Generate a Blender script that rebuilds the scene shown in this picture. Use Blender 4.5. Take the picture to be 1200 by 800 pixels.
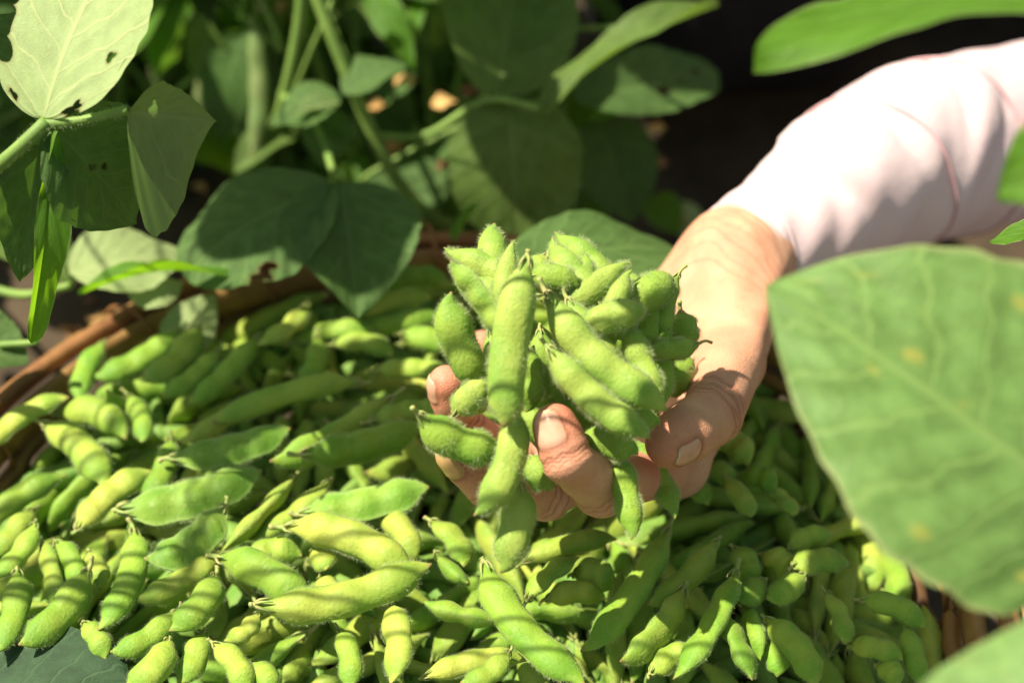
import bpy, math, random
import numpy as np
from mathutils import Vector, Matrix, Quaternion
R = math.radians
scene = bpy.context.scene
for _o in list(bpy.data.objects): bpy.data.objects.remove(_o)
COL = scene.collection

# ------------------------------------------------------------------ camera
PITCH = R(42); DIST = .515
FWD = np.array([0, math.cos(PITCH), -math.sin(PITCH)])
UP = np.array([0, math.sin(PITCH), math.cos(PITCH)])
RT = np.array([1., 0, 0])
CAM = np.array([0, 0, .2]) - FWD * DIST
cam = bpy.data.cameras.new('camera')
cam.lens = 50; cam.sensor_width = 36; cam.clip_start = .02; cam.clip_end = 200
cam.dof.use_dof = True; cam.dof.focus_distance = .50; cam.dof.aperture_fstop = 4.8
cam.dof.aperture_blades = 7
camo = bpy.data.objects.new('camera', cam); COL.objects.link(camo)
camo.location = CAM; camo.rotation_euler = (math.pi / 2 - PITCH, 0, 0)
scene.camera = camo

# ------------------------------------------------------------------ light
SUN = Vector((-.50, .06, .85)).normalized()
sun = bpy.data.lights.new('sun', 'SUN'); sun.energy = 5.0; sun.angle = R(.53); sun.color = (1, .93, .78)
suno = bpy.data.objects.new('sun', sun); COL.objects.link(suno)
suno.rotation_euler = SUN.to_track_quat('Z', 'Y').to_euler()
world = bpy.data.worlds.new('World'); scene.world = world; world.use_nodes = True
wn = world.node_tree
sky = wn.nodes.new('ShaderNodeTexSky'); sky.sky_type = 'NISHITA'; sky.sun_disc = False
sky.sun_elevation = math.asin(SUN.z); sky.sun_rotation = math.atan2(SUN.x, SUN.y) % (2 * math.pi)
wn.nodes['Background'].inputs['Strength'].default_value = .09
_tint = wn.nodes.new('ShaderNodeMix'); _tint.data_type = 'RGBA'; _tint.blend_type = 'MULTIPLY'; _tint.inputs[0].default_value = 1
_tint.inputs[7].default_value = (1, .90, .66, 1)        # the camera's warm white balance
wn.links.new(sky.outputs[0], _tint.inputs[6]); wn.links.new(_tint.outputs[2], wn.nodes['Background'].inputs['Color'])
vs = scene.view_settings
vs.view_transform = 'Standard'; vs.look = 'None'; vs.exposure = 1.08; vs.gamma = 1
scene.cycles.max_bounces = 6; scene.cycles.transparent_max_bounces = 8
scene.cycles.use_denoising = True

# ------------------------------------------------------------------ helpers
def ray(px, py):
    return RT * ((px - 600) / 1200 * .72) + UP * ((400 - py) / 1200 * .72) + FWD
def at(px, py, d):                       # point seen at a pixel of the photograph, d metres deep
    return CAM + ray(px, py) * d
def camdir(x, y, z):                     # x right, y up, z towards the camera
    v = RT * x + UP * y - FWD * z
    return v / np.linalg.norm(v)
def on_z(px, py, z):
    r = ray(px, py); return CAM + r * ((z - CAM[2]) / r[2])
def nrm(v):
    v = np.asarray(v, float); return v / (np.linalg.norm(v) + 1e-12)
def link(name, me, parent=None, mats=()):
    o = bpy.data.objects.new(name, me); COL.objects.link(o)
    if parent is not None: o.parent = parent
    for m in mats:
        me.materials.append(m)
    return o
def mesh(name, V, F, smooth=True):
    me = bpy.data.meshes.new(name)
    me.from_pydata([tuple(map(float, v)) for v in V], [], [tuple(map(int, f)) for f in F])
    if smooth: me.polygons.foreach_set('use_smooth', [True] * len(me.polygons))
    me.update(); return me
def empty(name, loc, label, cat, group=None):
    o = bpy.data.objects.new(name, None); COL.objects.link(o); o.location = tuple(map(float, loc))
    o.empty_display_size = .01
    return tag(o, label, cat, group)
def tag(o, label=None, cat=None, group=None, kind=None):
    for k, v in (('label', label), ('category', cat), ('group', group), ('kind', kind)):
        if v: o[k] = v
    return o
def child(name, me, parent, mats=()):    # geometry given in world space, parent is an unrotated Empty or mesh
    o = link(name, me, parent, mats)
    off = Vector((0, 0, 0)); p = parent
    while p is not None: off += p.location; p = p.parent
    o.location = -off
    return o
def curve_pts(P, n):                     # Catmull-Rom through the rows of P
    P = np.asarray(P, float)
    if len(P) == 2: return P[0] + (P[1] - P[0]) * np.linspace(0, 1, n)[:, None]
    Q = np.vstack([2 * P[0] - P[1], P, 2 * P[-1] - P[-2]]); m = len(P) - 1; out = []
    for u in np.linspace(0, m - 1e-6, n):
        i = int(u); t = u - i; a, b, c, d = Q[i:i + 4]
        out.append(.5 * (2 * b + (c - a) * t + (2 * a - 5 * b + 4 * c - d) * t * t + (3 * b - a - 3 * c + d) * t ** 3))
    return np.array(out)
def frames(C):
    T = np.gradient(C, axis=0); T /= np.linalg.norm(T, axis=1)[:, None] + 1e-12
    n = np.cross(T[0], [0, 0, 1.]);
    if np.linalg.norm(n) < .05: n = np.cross(T[0], [0, 1., 0])
    n = nrm(n); N = []
    for t in T:
        n = nrm(n - t * (n @ t)); N.append(n)
    N = np.array(N); return T, N, np.cross(T, N)
def tube_geo(P, rad, n=12, seg=8, squash=1.0):
    C = curve_pts(P, n); rr = np.interp(np.linspace(0, 1, n), np.linspace(0, 1, len(rad)), rad)
    T, N, B = frames(C); a = np.arange(seg) * 2 * math.pi / seg
    V = (C[:, None] + rr[:, None, None] * (np.cos(a)[None, :, None] * N[:, None] + squash * np.sin(a)[None, :, None] * B[:, None])).reshape(-1, 3)
    F = [(i * seg + j, i * seg + (j + 1) % seg, (i + 1) * seg + (j + 1) % seg, (i + 1) * seg + j) for i in range(n - 1) for j in range(seg)]
    F.append(tuple(range(seg - 1, -1, -1))); F.append(tuple((n - 1) * seg + j for j in range(seg)))
    return V, F
class Geo:
    def __init__(s): s.V = []; s.F = []; s.n = 0
    def add(s, V, F):
        s.V.append(np.asarray(V, float)); s.F += [tuple(i + s.n for i in f) for f in F]; s.n += len(V)
    def mesh(s, name, smooth=True): return mesh(name, np.vstack(s.V), s.F, smooth)

# ------------------------------------------------------------------ materials
class NT:
    def __init__(s, name):
        s.m = bpy.data.materials.new(name); s.m.use_nodes = True; s.t = s.m.node_tree
        s.b = s.t.nodes['Principled BSDF']; s.out = s.t.nodes['Material Output']
    def n(s, ty, **kw):
        x = s.t.nodes.new('ShaderNode' + ty)
        for k, v in kw.items(): setattr(x, k, v)
        return x
    def l(s, a, b): s.t.links.new(a, b)
    def val(s, sock, v):
        if hasattr(v, 'is_output') or isinstance(v, bpy.types.NodeSocket): s.l(v, sock)
        else: sock.default_value = v
    def math(s, op, a, b=0.0, c=None):
        x = s.n('Math', operation=op); s.val(x.inputs[0], a); s.val(x.inputs[1], b)
        if c is not None: s.val(x.inputs[2], c)
        return x.outputs[0]
    def mix(s, f, a, b, blend='MIX'):
        x = s.n('Mix', data_type='RGBA', blend_type=blend); s.val(x.inputs[0], f); s.val(x.inputs[6], a); s.val(x.inputs[7], b)
        return x.outputs[2]
    def noise(s, scale, detail=3, co=None, rough=.5):
        x = s.n('TexNoise'); x.inputs['Scale'].default_value = scale; x.inputs['Detail'].default_value = detail
        x.inputs['Roughness'].default_value = rough
        if co is not None: s.l(co, x.inputs['Vector'])
        return x.outputs[0]
    def step(s, v, a, b):
        x = s.n('MapRange', interpolation_type='SMOOTHSTEP'); s.val(x.inputs[0], v); x.inputs[1].default_value = a; x.inputs[2].default_value = b
        return x.outputs[0]
    def bump(s, h, st, dist):
        x = s.n('Bump'); x.inputs['Strength'].default_value = st; x.inputs['Distance'].default_value = dist
        s.l(h, x.inputs['Height']); s.l(x.outputs[0], s.b.inputs['Normal']); return x
    def co(s, k='Object'): return s.n('TexCoord').outputs[k]
    def translucent(s, col, fac):
        t = s.n('BsdfTranslucent'); s.val(t.inputs[0], col)
        x = s.n('MixShader'); s.val(x.inputs[0], fac); s.l(s.b.outputs[0], x.inputs[1]); s.l(t.outputs[0], x.inputs[2]); s.l(x.outputs[0], s.out.inputs[0])
def rgb(r, g, b): return (r, g, b, 1)

def pod_material():
    m = NT('pod_skin'); oi = m.n('ObjectInfo'); co = m.co()
    base = oi.outputs['Color']; rnd = oi.outputs['Random']
    n1 = m.noise(90, 4, co); n2 = m.noise(420, 3, co)
    c = m.mix(m.step(n1, .35, .7), base, m.mix(1.0, base, rgb(.60, .80, .62), 'MULTIPLY'))
    c = m.mix(m.math('MULTIPLY', m.step(n2, .58, .74), .34), c, rgb(.42, .46, .16))
    at_ = m.n('Attribute', attribute_name='rim'); c = m.mix(m.math('MAXIMUM', m.math('MULTIPLY', at_.outputs['Fac'], .42), 0.0), c, rgb(.42, .54, .20))
    dry = m.math('MAXIMUM', m.math('MULTIPLY', at_.outputs['Fac'], -1.0), 0.0); c = m.mix(dry, c, rgb(.30, .20, .08))
    # small brown flecks
    v = m.n('TexVoronoi'); v.inputs['Scale'].default_value = 95; m.l(co, v.inputs['Vector'])
    fl = m.math('MULTIPLY', m.math('SUBTRACT', 1.0, m.step(v.outputs['Distance'], .02, .11)), m.step(m.noise(60, 1, co), .54, .66))
    c = m.mix(m.math('MULTIPLY', fl, .65), c, rgb(.13, .09, .03))
    m.l(c, m.b.inputs['Base Color']); m.b.inputs['Roughness'].default_value = .58
    m.b.inputs['Specular IOR Level'].default_value = .26
    m.b.inputs['Sheen Weight'].default_value = .12; m.b.inputs['Sheen Tint'].default_value = rgb(.8, .9, .5)
    m.b.inputs['Subsurface Weight'].default_value = .0
    w = m.noise(260, 4, co); m.bump(m.math('ADD', m.math('ADD', w, m.math('MULTIPLY', n1, 1.5)), m.math('MULTIPLY', m.noise(900, 2, co), .7)), .62, .0006)
    m.translucent(m.mix(1.0, c, rgb(1.2, 1.3, .3), 'MULTIPLY'), .20)
    return m.m
def fuzz_material():
    m = NT('pod_fuzz'); m.b.inputs['Base Color'].default_value = rgb(.50, .57, .28); m.b.inputs['Roughness'].default_value = .5
    m.translucent(rgb(.62, .70, .36), .45); return m.m
def stalk_material():
    m = NT('pod_stalk'); co = m.co(); n = m.noise(300, 3, co)
    c = m.mix(m.step(n, .4, .65), rgb(.26, .34, .08), rgb(.34, .30, .11)); m.l(c, m.b.inputs['Base Color']); m.b.inputs['Roughness'].default_value = .7
    return m.m
def leaf_material(name, upper, under, vein, trans, tf=.35, spots=0.0, gloss=.58, nv=6.5, slope=.30, rim=None):
    m = NT(name); uv = m.co('UV'); sp = m.n('SeparateXYZ'); m.l(uv, sp.inputs[0])
    x, y = sp.outputs[0], sp.outputs[1]
    av = m.math('ABSOLUTE', m.math('SUBTRACT', m.math('MULTIPLY', y, 2.0), 1.0))
    nz = m.noise(4, 3, uv); wob = m.math('MULTIPLY', m.math('SUBTRACT', nz, .5), .17)
    s = m.math('SUBTRACT', x, m.math('MULTIPLY', m.math('POWER', av, .85), slope)); s = m.math('ADD', s, wob)
    side = m.math('MULTIPLY', m.math('GREATER_THAN', y, .5), .37)
    f = m.math('FRACT', m.math('ADD', m.math('MULTIPLY', s, nv), side)); d = m.math('ABSOLUTE', m.math('SUBTRACT', f, .5))
    lat = m.math('SUBTRACT', 1.0, m.step(d, .018, .075))
    mid = m.math('SUBTRACT', 1.0, m.step(av, .012, .05))
    vo = m.n('TexVoronoi', feature='DISTANCE_TO_EDGE'); vo.inputs['Scale'].default_value = 24
    mp = m.n('Mapping'); mp.inputs['Scale'].default_value = (1.5, 1.0, 1.0); m.l(uv, mp.inputs[0]); m.l(mp.outputs[0], vo.inputs['Vector'])
    net = m.math('MULTIPLY', m.math('SUBTRACT', 1.0, m.step(vo.outputs['Distance'], .0, .10)), .40)
    vv = m.math('MAXIMUM', m.math('MAXIMUM', lat, mid), net)
    bf = m.n('NewGeometry').outputs['Backfacing']
    mott = m.step(m.noise(9, 5, uv, .6), .3, .7)
    up_ = m.mix(mott, rgb(*[c * .75 for c in upper]), rgb(*[c * 1.2 for c in upper]))
    un_ = m.mix(mott, rgb(*[c * .88 for c in under]), rgb(*[c * 1.1 for c in under]))
    base = m.mix(bf, up_, un_)
    base = m.mix(m.math('MULTIPLY', vv, .75), base, rgb(*vein))
    if rim: base = m.mix(m.step(av, .94, .985), base, rgb(*rim))
    if spots:
        sv = m.n('TexVoronoi'); sv.inputs['Scale'].default_value = 7; m.l(uv, sv.inputs['Vector'])
        sf = m.math('MULTIPLY', m.math('SUBTRACT', 1.0, m.step(m.math('ADD', sv.outputs['Distance'], m.math('MULTIPLY', m.noise(14, 3, uv), .3)), .22, .42)), m.step(m.noise(3.5, 1, uv), .46, .6))
        base = m.mix(m.math('MULTIPLY', sf, spots), base, rgb(.42, .38, .08))
    bt = m.n('Attribute', attribute_name='bite'); base = m.mix(m.math('MINIMUM', bt.outputs['Fac'], 1.0), base, rgb(.17, .10, .035))
    m.l(base, m.b.inputs['Base Color']); m.b.inputs['Roughness'].default_value = gloss; m.b.inputs['Specular IOR Level'].default_value = .2
    hh = m.math('ADD', m.math('MULTIPLY', vv, -.8), m.math('MULTIPLY', m.noise(120, 3, uv), .5)); m.bump(hh, .35, .0006)
    m.translucent(m.mix(m.math('MULTIPLY', vv, .6), rgb(*trans), rgb(*[c * .55 for c in trans])), tf)
    return m.m
def plain_material(name, c0, c1, scale=40, rough=.7, bump=.0, detail=4, sheen=0.0):
    m = NT(name); co = m.co(); n = m.noise(scale, detail, co)
    m.l(m.mix(m.step(n, .3, .7), rgb(*c0), rgb(*c1)), m.b.inputs['Base Color']); m.b.inputs['Roughness'].default_value = rough
    m.b.inputs['Sheen Weight'].default_value = sheen; m.b.inputs['Specular IOR Level'].default_value = .3
    if bump: m.bump(m.noise(scale * 3, 4, co), .6, bump)
    return m.m
def skin_material():
    m = NT('skin'); co = m.co(); at_ = m.n('Attribute', attribute_name='tone'); tip = at_.outputs['Fac']
    n = m.noise(70, 4, co); nf = m.noise(400, 3, co)
    c = m.mix(m.step(n, .3, .72), rgb(.52, .25, .150), rgb(.62, .335, .205))
    c = m.mix(m.math('MULTIPLY', m.step(m.noise(38, 3, co), .48, .70), .5), c, rgb(.52, .185, .115))
    c = m.mix(m.math('MULTIPLY', tip, .75), c, rgb(.54, .165, .10))
    c = m.mix(m.math('MULTIPLY', m.step(nf, .58, .72), .25), c, rgb(.33, .14, .075))
    at2 = m.n('Attribute', attribute_name='crease'); c = m.mix(m.math('MULTIPLY', at2.outputs['Fac'], .75), c, rgb(.27, .09, .045))
    m.l(c, m.b.inputs['Base Color']); m.b.inputs['Roughness'].default_value = .56; m.b.inputs['Specular IOR Level'].default_value = .35
    m.b.inputs['Subsurface Weight'].default_value = .25; m.b.inputs['Subsurface Radius'].default_value = (.006, .0022, .001); m.b.inputs['Subsurface Scale'].default_value = .5
    v = m.n('TexVoronoi', feature='DISTANCE_TO_EDGE'); v.inputs['Scale'].default_value = 900; m.l(co, v.inputs['Vector'])
    h = m.math('ADD', m.math('MULTIPLY', m.step(v.outputs['Distance'], 0, .25), .6), m.math('MULTIPLY', m.noise(150, 4, co), 1.2))
    h = m.math('SUBTRACT', h, m.math('MULTIPLY', at2.outputs['Fac'], 1.5))
    m.bump(h, .5, .0004); return m.m
M = {}
M['pod'] = pod_material(); M['fuzz'] = fuzz_material(); M['stalk'] = stalk_material(); M['skin'] = skin_material()
M['leaf'] = leaf_material('soy_leaf', (.050, .105, .022), (.15, .23, .085), (.13, .22, .06), (.20, .40, .03), .30)
M['leaf_dark'] = leaf_material('soy_leaf_bluish', (.068, .128, .032), (.12, .19, .06), (.13, .21, .06), (.14, .28, .03), .30, gloss=.7)
M['leaf_shade'] = leaf_material('soy_leaf_painted_shade', (.028, .062, .024), (.08, .13, .05), (.05, .095, .038), (.06, .13, .02), .15, gloss=.65)  # darker leaf copy; the lower left leaf's shade is put into its colour
M['leaf_pale'] = leaf_material('soy_leaf_underside', (.05, .105, .022), (.30, .385, .155), (.42, .47, .20), (.36, .52, .10), .30, gloss=.6, nv=6)
M['leaf_big'] = leaf_material('soy_leaf_spotted', (.155, .275, .078), (.20, .29, .10), (.25, .385, .11), (.28, .48, .06), .38, spots=.7, gloss=.42, nv=6.5, slope=.22, rim=(.30, .36, .14))
M['leaf_lime'] = leaf_material('soy_leaf_lime', (.085, .21, .018), (.11, .23, .02), (.16, .29, .05), (.30, .58, .015), .50, gloss=.45, rim=(.30, .40, .14))
M['leaf_olive'] = leaf_material('soy_leaf_olive', (.095, .16, .030), (.12, .18, .045), (.17, .23, .07), (.20, .34, .03), .32, gloss=.55)
M['leaf_thin'] = leaf_material('soy_leaf_grey_green', (.12, .18, .06), (.16, .22, .08), (.24, .31, .12), (.17, .30, .06), .36, gloss=.6, nv=5, slope=.38)
M['stem'] = plain_material('soy_stem', (.13, .22, .04), (.19, .29, .06), 60, .6)
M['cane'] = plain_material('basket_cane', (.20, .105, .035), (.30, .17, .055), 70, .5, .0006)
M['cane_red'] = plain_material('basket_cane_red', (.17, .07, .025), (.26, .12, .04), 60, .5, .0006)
M['cane_dark'] = plain_material('basket_cane_painted_shade', (.07, .035, .015), (.13, .065, .025), 60, .6, .0006)  # darker copy of the cane, shade of the basket wall put into the colour
M['soil'] = plain_material('soil', (.030, .020, .012), (.075, .052, .030), 14, .95, .006, 8)
M['dry'] = plain_material('dry_leaf', (.36, .19, .06), (.52, .33, .12), 60, .8)
M['dry_brown'] = plain_material('dry_leaf_brown', (.16, .07, .03), (.30, .15, .06), 60, .8)
M['nail'] = plain_material('nail', (.55, .27, .18), (.61, .325, .22), 200, .28)
M['nail_stain'] = plain_material('nail_stained', (.42, .25, .10), (.52, .32, .13), 200, .35)
M['nail_edge'] = plain_material('nail_free_edge', (.50, .40, .24), (.62, .52, .34), 300, .5)
M['black'] = plain_material('near_black', (.006, .006, .006), (.011, .010, .010), 80, .95, .0008)
M['pink_line'] = plain_material('sleeve_piping', (.66, .38, .40), (.72, .44, .45), 80, .8)
def cloth_material():
    m = NT('pale_pink_cotton'); co = m.co()
    cl = m.mix(m.step(m.noise(18, 3, co), .3, .7), rgb(.72, .53, .54), rgb(.76, .59, .59)); cl = m.mix(m.math('MULTIPLY', m.step(m.noise(26, 5, co, .65), .55, .74), .35), cl, rgb(.55, .47, .38))
    m.l(cl, m.b.inputs['Base Color']); m.b.inputs['Roughness'].default_value = .85
    m.b.inputs['Sheen Weight'].default_value = .2; m.b.inputs['Specular IOR Level'].default_value = .2
    w = m.n('TexWave'); w.inputs['Scale'].default_value = 420; m.l(co, w.inputs['Vector'])
    m.bump(m.math('ADD', m.math('MULTIPLY', w.outputs['Fac'], .2), m.noise(140, 5, co)), .45, .0008)
    m.translucent(rgb(.85, .6, .58), .12); return m.m
M['cotton'] = cloth_material()

# ------------------------------------------------------------------ labels of the pods in the heap
BUSH_LABELS = ['soybean plant in the shaded rows behind the basket']
PLACED_LABELS = {
    0: 'long smooth pod coming in from the left edge just below the basket rim',
    2: 'short thick pod slanting down right, nearest the left basket rim',
    5: 'largest open flat pod of the heap, three bean bulges showing inside its pale rim',
    6: 'open flat pod lying just above the largest open flat pod',
    7: 'pod with a long pale bent stalk, lying left of the fingers',
    9: 'open flat pod with a pale rim left of the ring finger',
    11: 'open flat pod with a pale rim left of the middle finger',
    12: 'bright pod at the back of the heap pointing its tan tip up right',
    27: 'fuzzy curved sunlit pod arching above the longest bright pod',
    28: 'plump sunlit pod left of the longest bright pod, partly under it',
    29: 'longest bright pod of the heap, bowed and lying left below the fingers',
    31: 'small sunlit open pod below the largest open flat pod',
    35: 'dark upright slim pod standing left of the small open pod',
    39: 'rounded pod at the bottom edge right of the dark bluish leaf',
    43: 'bright upright pod at the bottom edge under the longest bright pod',
    56: 'pale flat smooth pod right of the longest bright pod',
    57: 'huge thick pod running down right below the lowest dangling pod of the handful',
    61: 'long dark pod slanting up right in the hand shadow below the thumb',
    66: 'long dark pod lowest in the hand shadow, slanting up right',
    72: 'dark pod lying level beside the lower edge of the spotted leaf',
    74: 'shaded pod pointing right under the lowest edge of the spotted leaf',
    80: 'round yellow green pod bulge behind the thumb',
}
MARKS = {0: 'long pod at the left edge', 2: 'short thick pod by the rim', 5: 'largest open flat pod', 6: 'upper open flat pod', 7: 'pod with a long stalk', 9: 'open pod by the ring finger',
         11: 'open pod by the middle finger', 12: 'tan tipped pod at the back', 27: 'fuzzy curved sunlit pod', 28: 'plump sunlit pod', 29: 'longest bright pod', 31: 'small open pod', 35: 'dark upright pod',
         39: 'rounded pod by the leaf', 43: 'bright upright bottom pod', 56: 'pale flat pod', 57: 'huge thick pod', 61: 'long dark pod under the thumb', 66: 'lowest long dark pod', 72: 'level pod by the spotted leaf',
         74: 'pod under the spotted leaf', 80: 'round yellow pod behind the thumb'}
FIXED_MARKS = [((785, 525), 'thumb tip'), ((655, 560), 'index finger'), ((597, 650), 'lowest dangling pod'), ((70, 770), 'dark bluish leaf'), ((110, 400), 'left basket rim'), ((545, 560), 'middle fingertip'),
               ((515, 450), 'ring fingertip'), ((300, 320), 'big shaded leaf'), ((400, 370), 'hanging shaded leaf'), ((930, 470), 'tip side of the spotted leaf')]
def to_px(p):
    q = p - CAM; z = q @ FWD; return np.array([600 + (q @ RT) / z / .72 * 1200, 400 - (q @ UP) / z / .72 * 1200])
def ends_px(rec):
    a = np.array(Quaternion(rec[5]).normalized() @ Vector((1, 0, 0))); return to_px(rec[4] - a * rec[1] / 2), to_px(rec[4] + a * rec[1] / 2)
_used = {}
def where_label(rec):
    p0, p1 = ends_px(rec); c = (p0 + p1) / 2; d = p1 - p0; ln = np.hypot(*d); an = math.degrees(math.atan2(-d[1], d[0])) % 180
    if ln < 45: how = 'seen end on'
    elif an < 18 or an > 162: how = 'lying level'
    elif an < 65: how = 'slanting up right'
    elif an < 115: how = 'standing upright'
    else: how = 'slanting up left'
    size = 'short' if rec[1] < .040 else ('long' if rec[1] > .052 else 'medium')
    shape = {'1': 'single-bean', '2': 'two-bean', '3': 'three-bean', 'f': 'flat'}[rec[0]]
    opts = sorted(((np.hypot(*(c - m)), m, n) for m, n in MARK_POINTS), key=lambda k: k[0])[:6]; out = None
    for form in (0, 1, 2):
        for dist, m, n in opts:
            v = c - m
            if dist < 4: continue
            r = ('right of' if v[0] > 0 else 'left of') if abs(v[0]) > abs(v[1]) else ('below' if v[1] > 0 else 'above')
            near = 'just ' if dist < 60 else ''
            s = '%s %spod %s %s%s the %s' % (size, '' if form == 0 else shape + ' ', how, near, r, n)
            if out is None: out = s
            if s not in _used: _used[s] = 1; return s
    return out
PLACED = """3,416,1047,100,-2058,390,1208,927,27,-64,368;
2,384,1251,120,-1756,411,1201,945,232,-100,-207;
2,512,1295,50,-1778,207,1221,919,45,-39,-391;
3,449,1068,60,-1983,-51,1182,914,129,18,384;
3,387,1181,50,-1595,-40,1205,892,86,12,443;
f,572,1539,-100,-1252,-92,1278,967,166,9,191;
f,493,1253,-80,-1131,156,1289,969,167,11,181;
2,643,1046,-100,-944,448,1284,185,-33,181,-965;
3,589,1207,70,-720,223,1292,301,-127,406,-853;
f,517,1466,-50,-599,168,1296,775,600,133,143;
3,356,1223,40,-412,324,1311,989,-76,13,129;
f,516,1368,-40,-570,-133,1285,979,129,8,155;
2,330,1188,50,-995,893,1281,441,116,-216,-863;
3,494,997,40,-1234,671,1231,502,-37,83,-860;
3,348,997,40,-1379,655,1216,458,-37,99,-883;
2,399,1302,60,-1474,756,1221,518,-36,77,-851;
3,444,1185,50,-1645,792,1192,366,-32,131,-921;
2,309,960,50,-863,715,1233,666,-86,101,-734;
2,291,973,80,-650,823,1235,978,169,-35,-116;
3,350,934,50,-427,668,1229,983,176,-11,-50;
2,189,1104,50,-402,869,1213,908,-419,-1,32;
2,388,964,50,-1851,707,1200,22,690,-724,-15;
2,313,846,50,-1568,400,1206,833,57,-43,-548;
3,522,922,-50,-1152,397,1237,316,7,13,-949;
2,473,970,50,-972,-166,1249,414,257,-458,-743;
2,365,1008,50,-1420,101,1207,664,-9,31,-747;
2,407,1012,50,-861,-141,1221,342,108,-120,-926;
3,565,1288,90,-597,-385,1328,938,263,-48,-220;
2,457,1378,60,-907,-512,1283,890,363,-82,-262;
3,645,1315,-120,-596,-620,1342,972,186,9,143;
1,135,942,0,-716,-386,1240,874,41,-122,-469;
f,368,1373,80,-1214,-325,1278,380,-38,123,-916;
3,364,1001,70,-1235,-474,1236,318,-14,79,-945;
2,285,1149,50,-1138,-621,1280,541,-31,68,-837;
2,272,899,60,-1317,-724,1222,352,-46,170,-919;
3,476,1109,80,-1443,-468,1238,693,-2,5,-721;
2,376,1193,50,-1656,-620,1230,510,-100,223,-824;
2,386,1057,50,-1839,-606,1206,727,9,-6,-686;
2,289,953,50,-1889,-325,1206,566,57,-51,-821;
1,234,1107,30,-1257,-885,1272,509,-33,90,-855;
2,259,879,50,-982,-864,1245,889,8,7,-458;
1,160,820,30,-876,-895,1222,900,52,-38,-430;
2,161,900,50,-965,-705,1233,384,134,-202,-891;
2,353,1119,50,-411,-795,1289,717,217,-207,-628;
2,266,820,40,-584,-827,1240,786,39,-22,-617;
2,303,1030,50,-431,-261,1245,851,147,-95,-496;
2,368,835,50,-1748,-411,1191,773,306,-230,-506;
2,288,874,50,-1678,-377,1195,831,233,-128,-489;
2,206,837,0,-1583,-387,1192,848,65,-52,-524;
2,201,820,0,-1509,-719,1204,890,97,-56,-441;
2,265,974,0,-1953,-196,1172,539,-24,75,-838;
2,230,958,0,-1135,-810,1208,627,-16,38,-778;
2,154,824,0,-690,-488,1204,859,22,-123,-497;
2,223,1132,50,-912,-344,1218,978,179,8,108;
2,275,1051,50,-226,-308,1258,860,-156,63,-482;
1,204,959,50,-226,-437,1232,771,-483,219,-352;
2,311,1030,50,-178,-680,1289,100,79,404,906;
3,632,1269,-80,49,-754,1322,887,42,-3,-460;
3,378,830,50,-134,-854,1239,987,123,17,105;
2,214,820,50,-83,-917,1280,331,-15,66,-941;
2,275,951,50,139,-477,1258,897,-219,-115,366;
3,676,1032,50,439,-557,1272,489,-51,80,-867;
3,417,1104,50,526,-715,1253,381,-221,466,-767;
2,381,820,60,221,-311,1229,971,163,40,173;
2,179,1051,50,308,-460,1239,902,368,-152,-164;
2,231,855,50,235,-525,1210,926,371,60,39;
3,542,1108,60,714,-709,1280,472,178,-287,-814;
2,426,950,50,648,-468,1244,392,-110,238,-882;
2,324,1004,-60,809,-775,1249,707,-314,202,-601;
1,153,891,0,887,-546,1250,381,-72,108,-915;
1,199,917,0,1015,-531,1250,323,-61,127,-936;
3,323,1005,50,1006,-788,1239,840,134,-55,-523;
2,234,1088,50,1154,-398,1235,993,-6,46,106;
2,252,864,50,1203,-617,1194,720,-195,132,-653;
2,255,894,60,1417,-575,1186,957,190,-15,-221;
2,258,820,0,1457,-755,1150,693,-8,3,-721;
2,201,820,0,1315,-751,1182,965,143,-92,-200;
2,213,1180,50,903,213,1236,917,128,-27,-378;
2,176,940,50,993,30,1234,860,365,-233,-271;
1,137,884,0,836,48,1250,922,155,53,-350;
1,196,843,0,897,-86,1255,843,117,50,-522;
2,193,820,50,1143,-262,1213,967,158,59,189;
2,217,878,50,1071,-44,1195,821,-242,55,-514;
2,189,880,50,723,-11,1229,918,129,-26,-373;
2,190,964,50,879,-392,1216,744,159,-113,-639;
2,140,972,50,1016,-357,1188,879,235,-54,-412;
2,247,820,50,874,-689,1207,655,368,-365,-550;
2,164,820,50,942,-785,1186,785,49,-85,-612;
2,207,909,50,570,-813,1206,963,98,31,249;
1,117,820,50,1354,-843,1161,822,224,-232,-470;
2,378,956,50,-797,904,1241,978,191,-63,49;
3,389,1050,50,-552,1111,1234,967,162,31,192;
2,473,965,50,-534,974,1216,930,334,12,156;
1,231,1149,0,-375,818,1275,980,177,36,-85;
3,343,1075,50,-467,1307,1216,978,172,25,113"""
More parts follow.
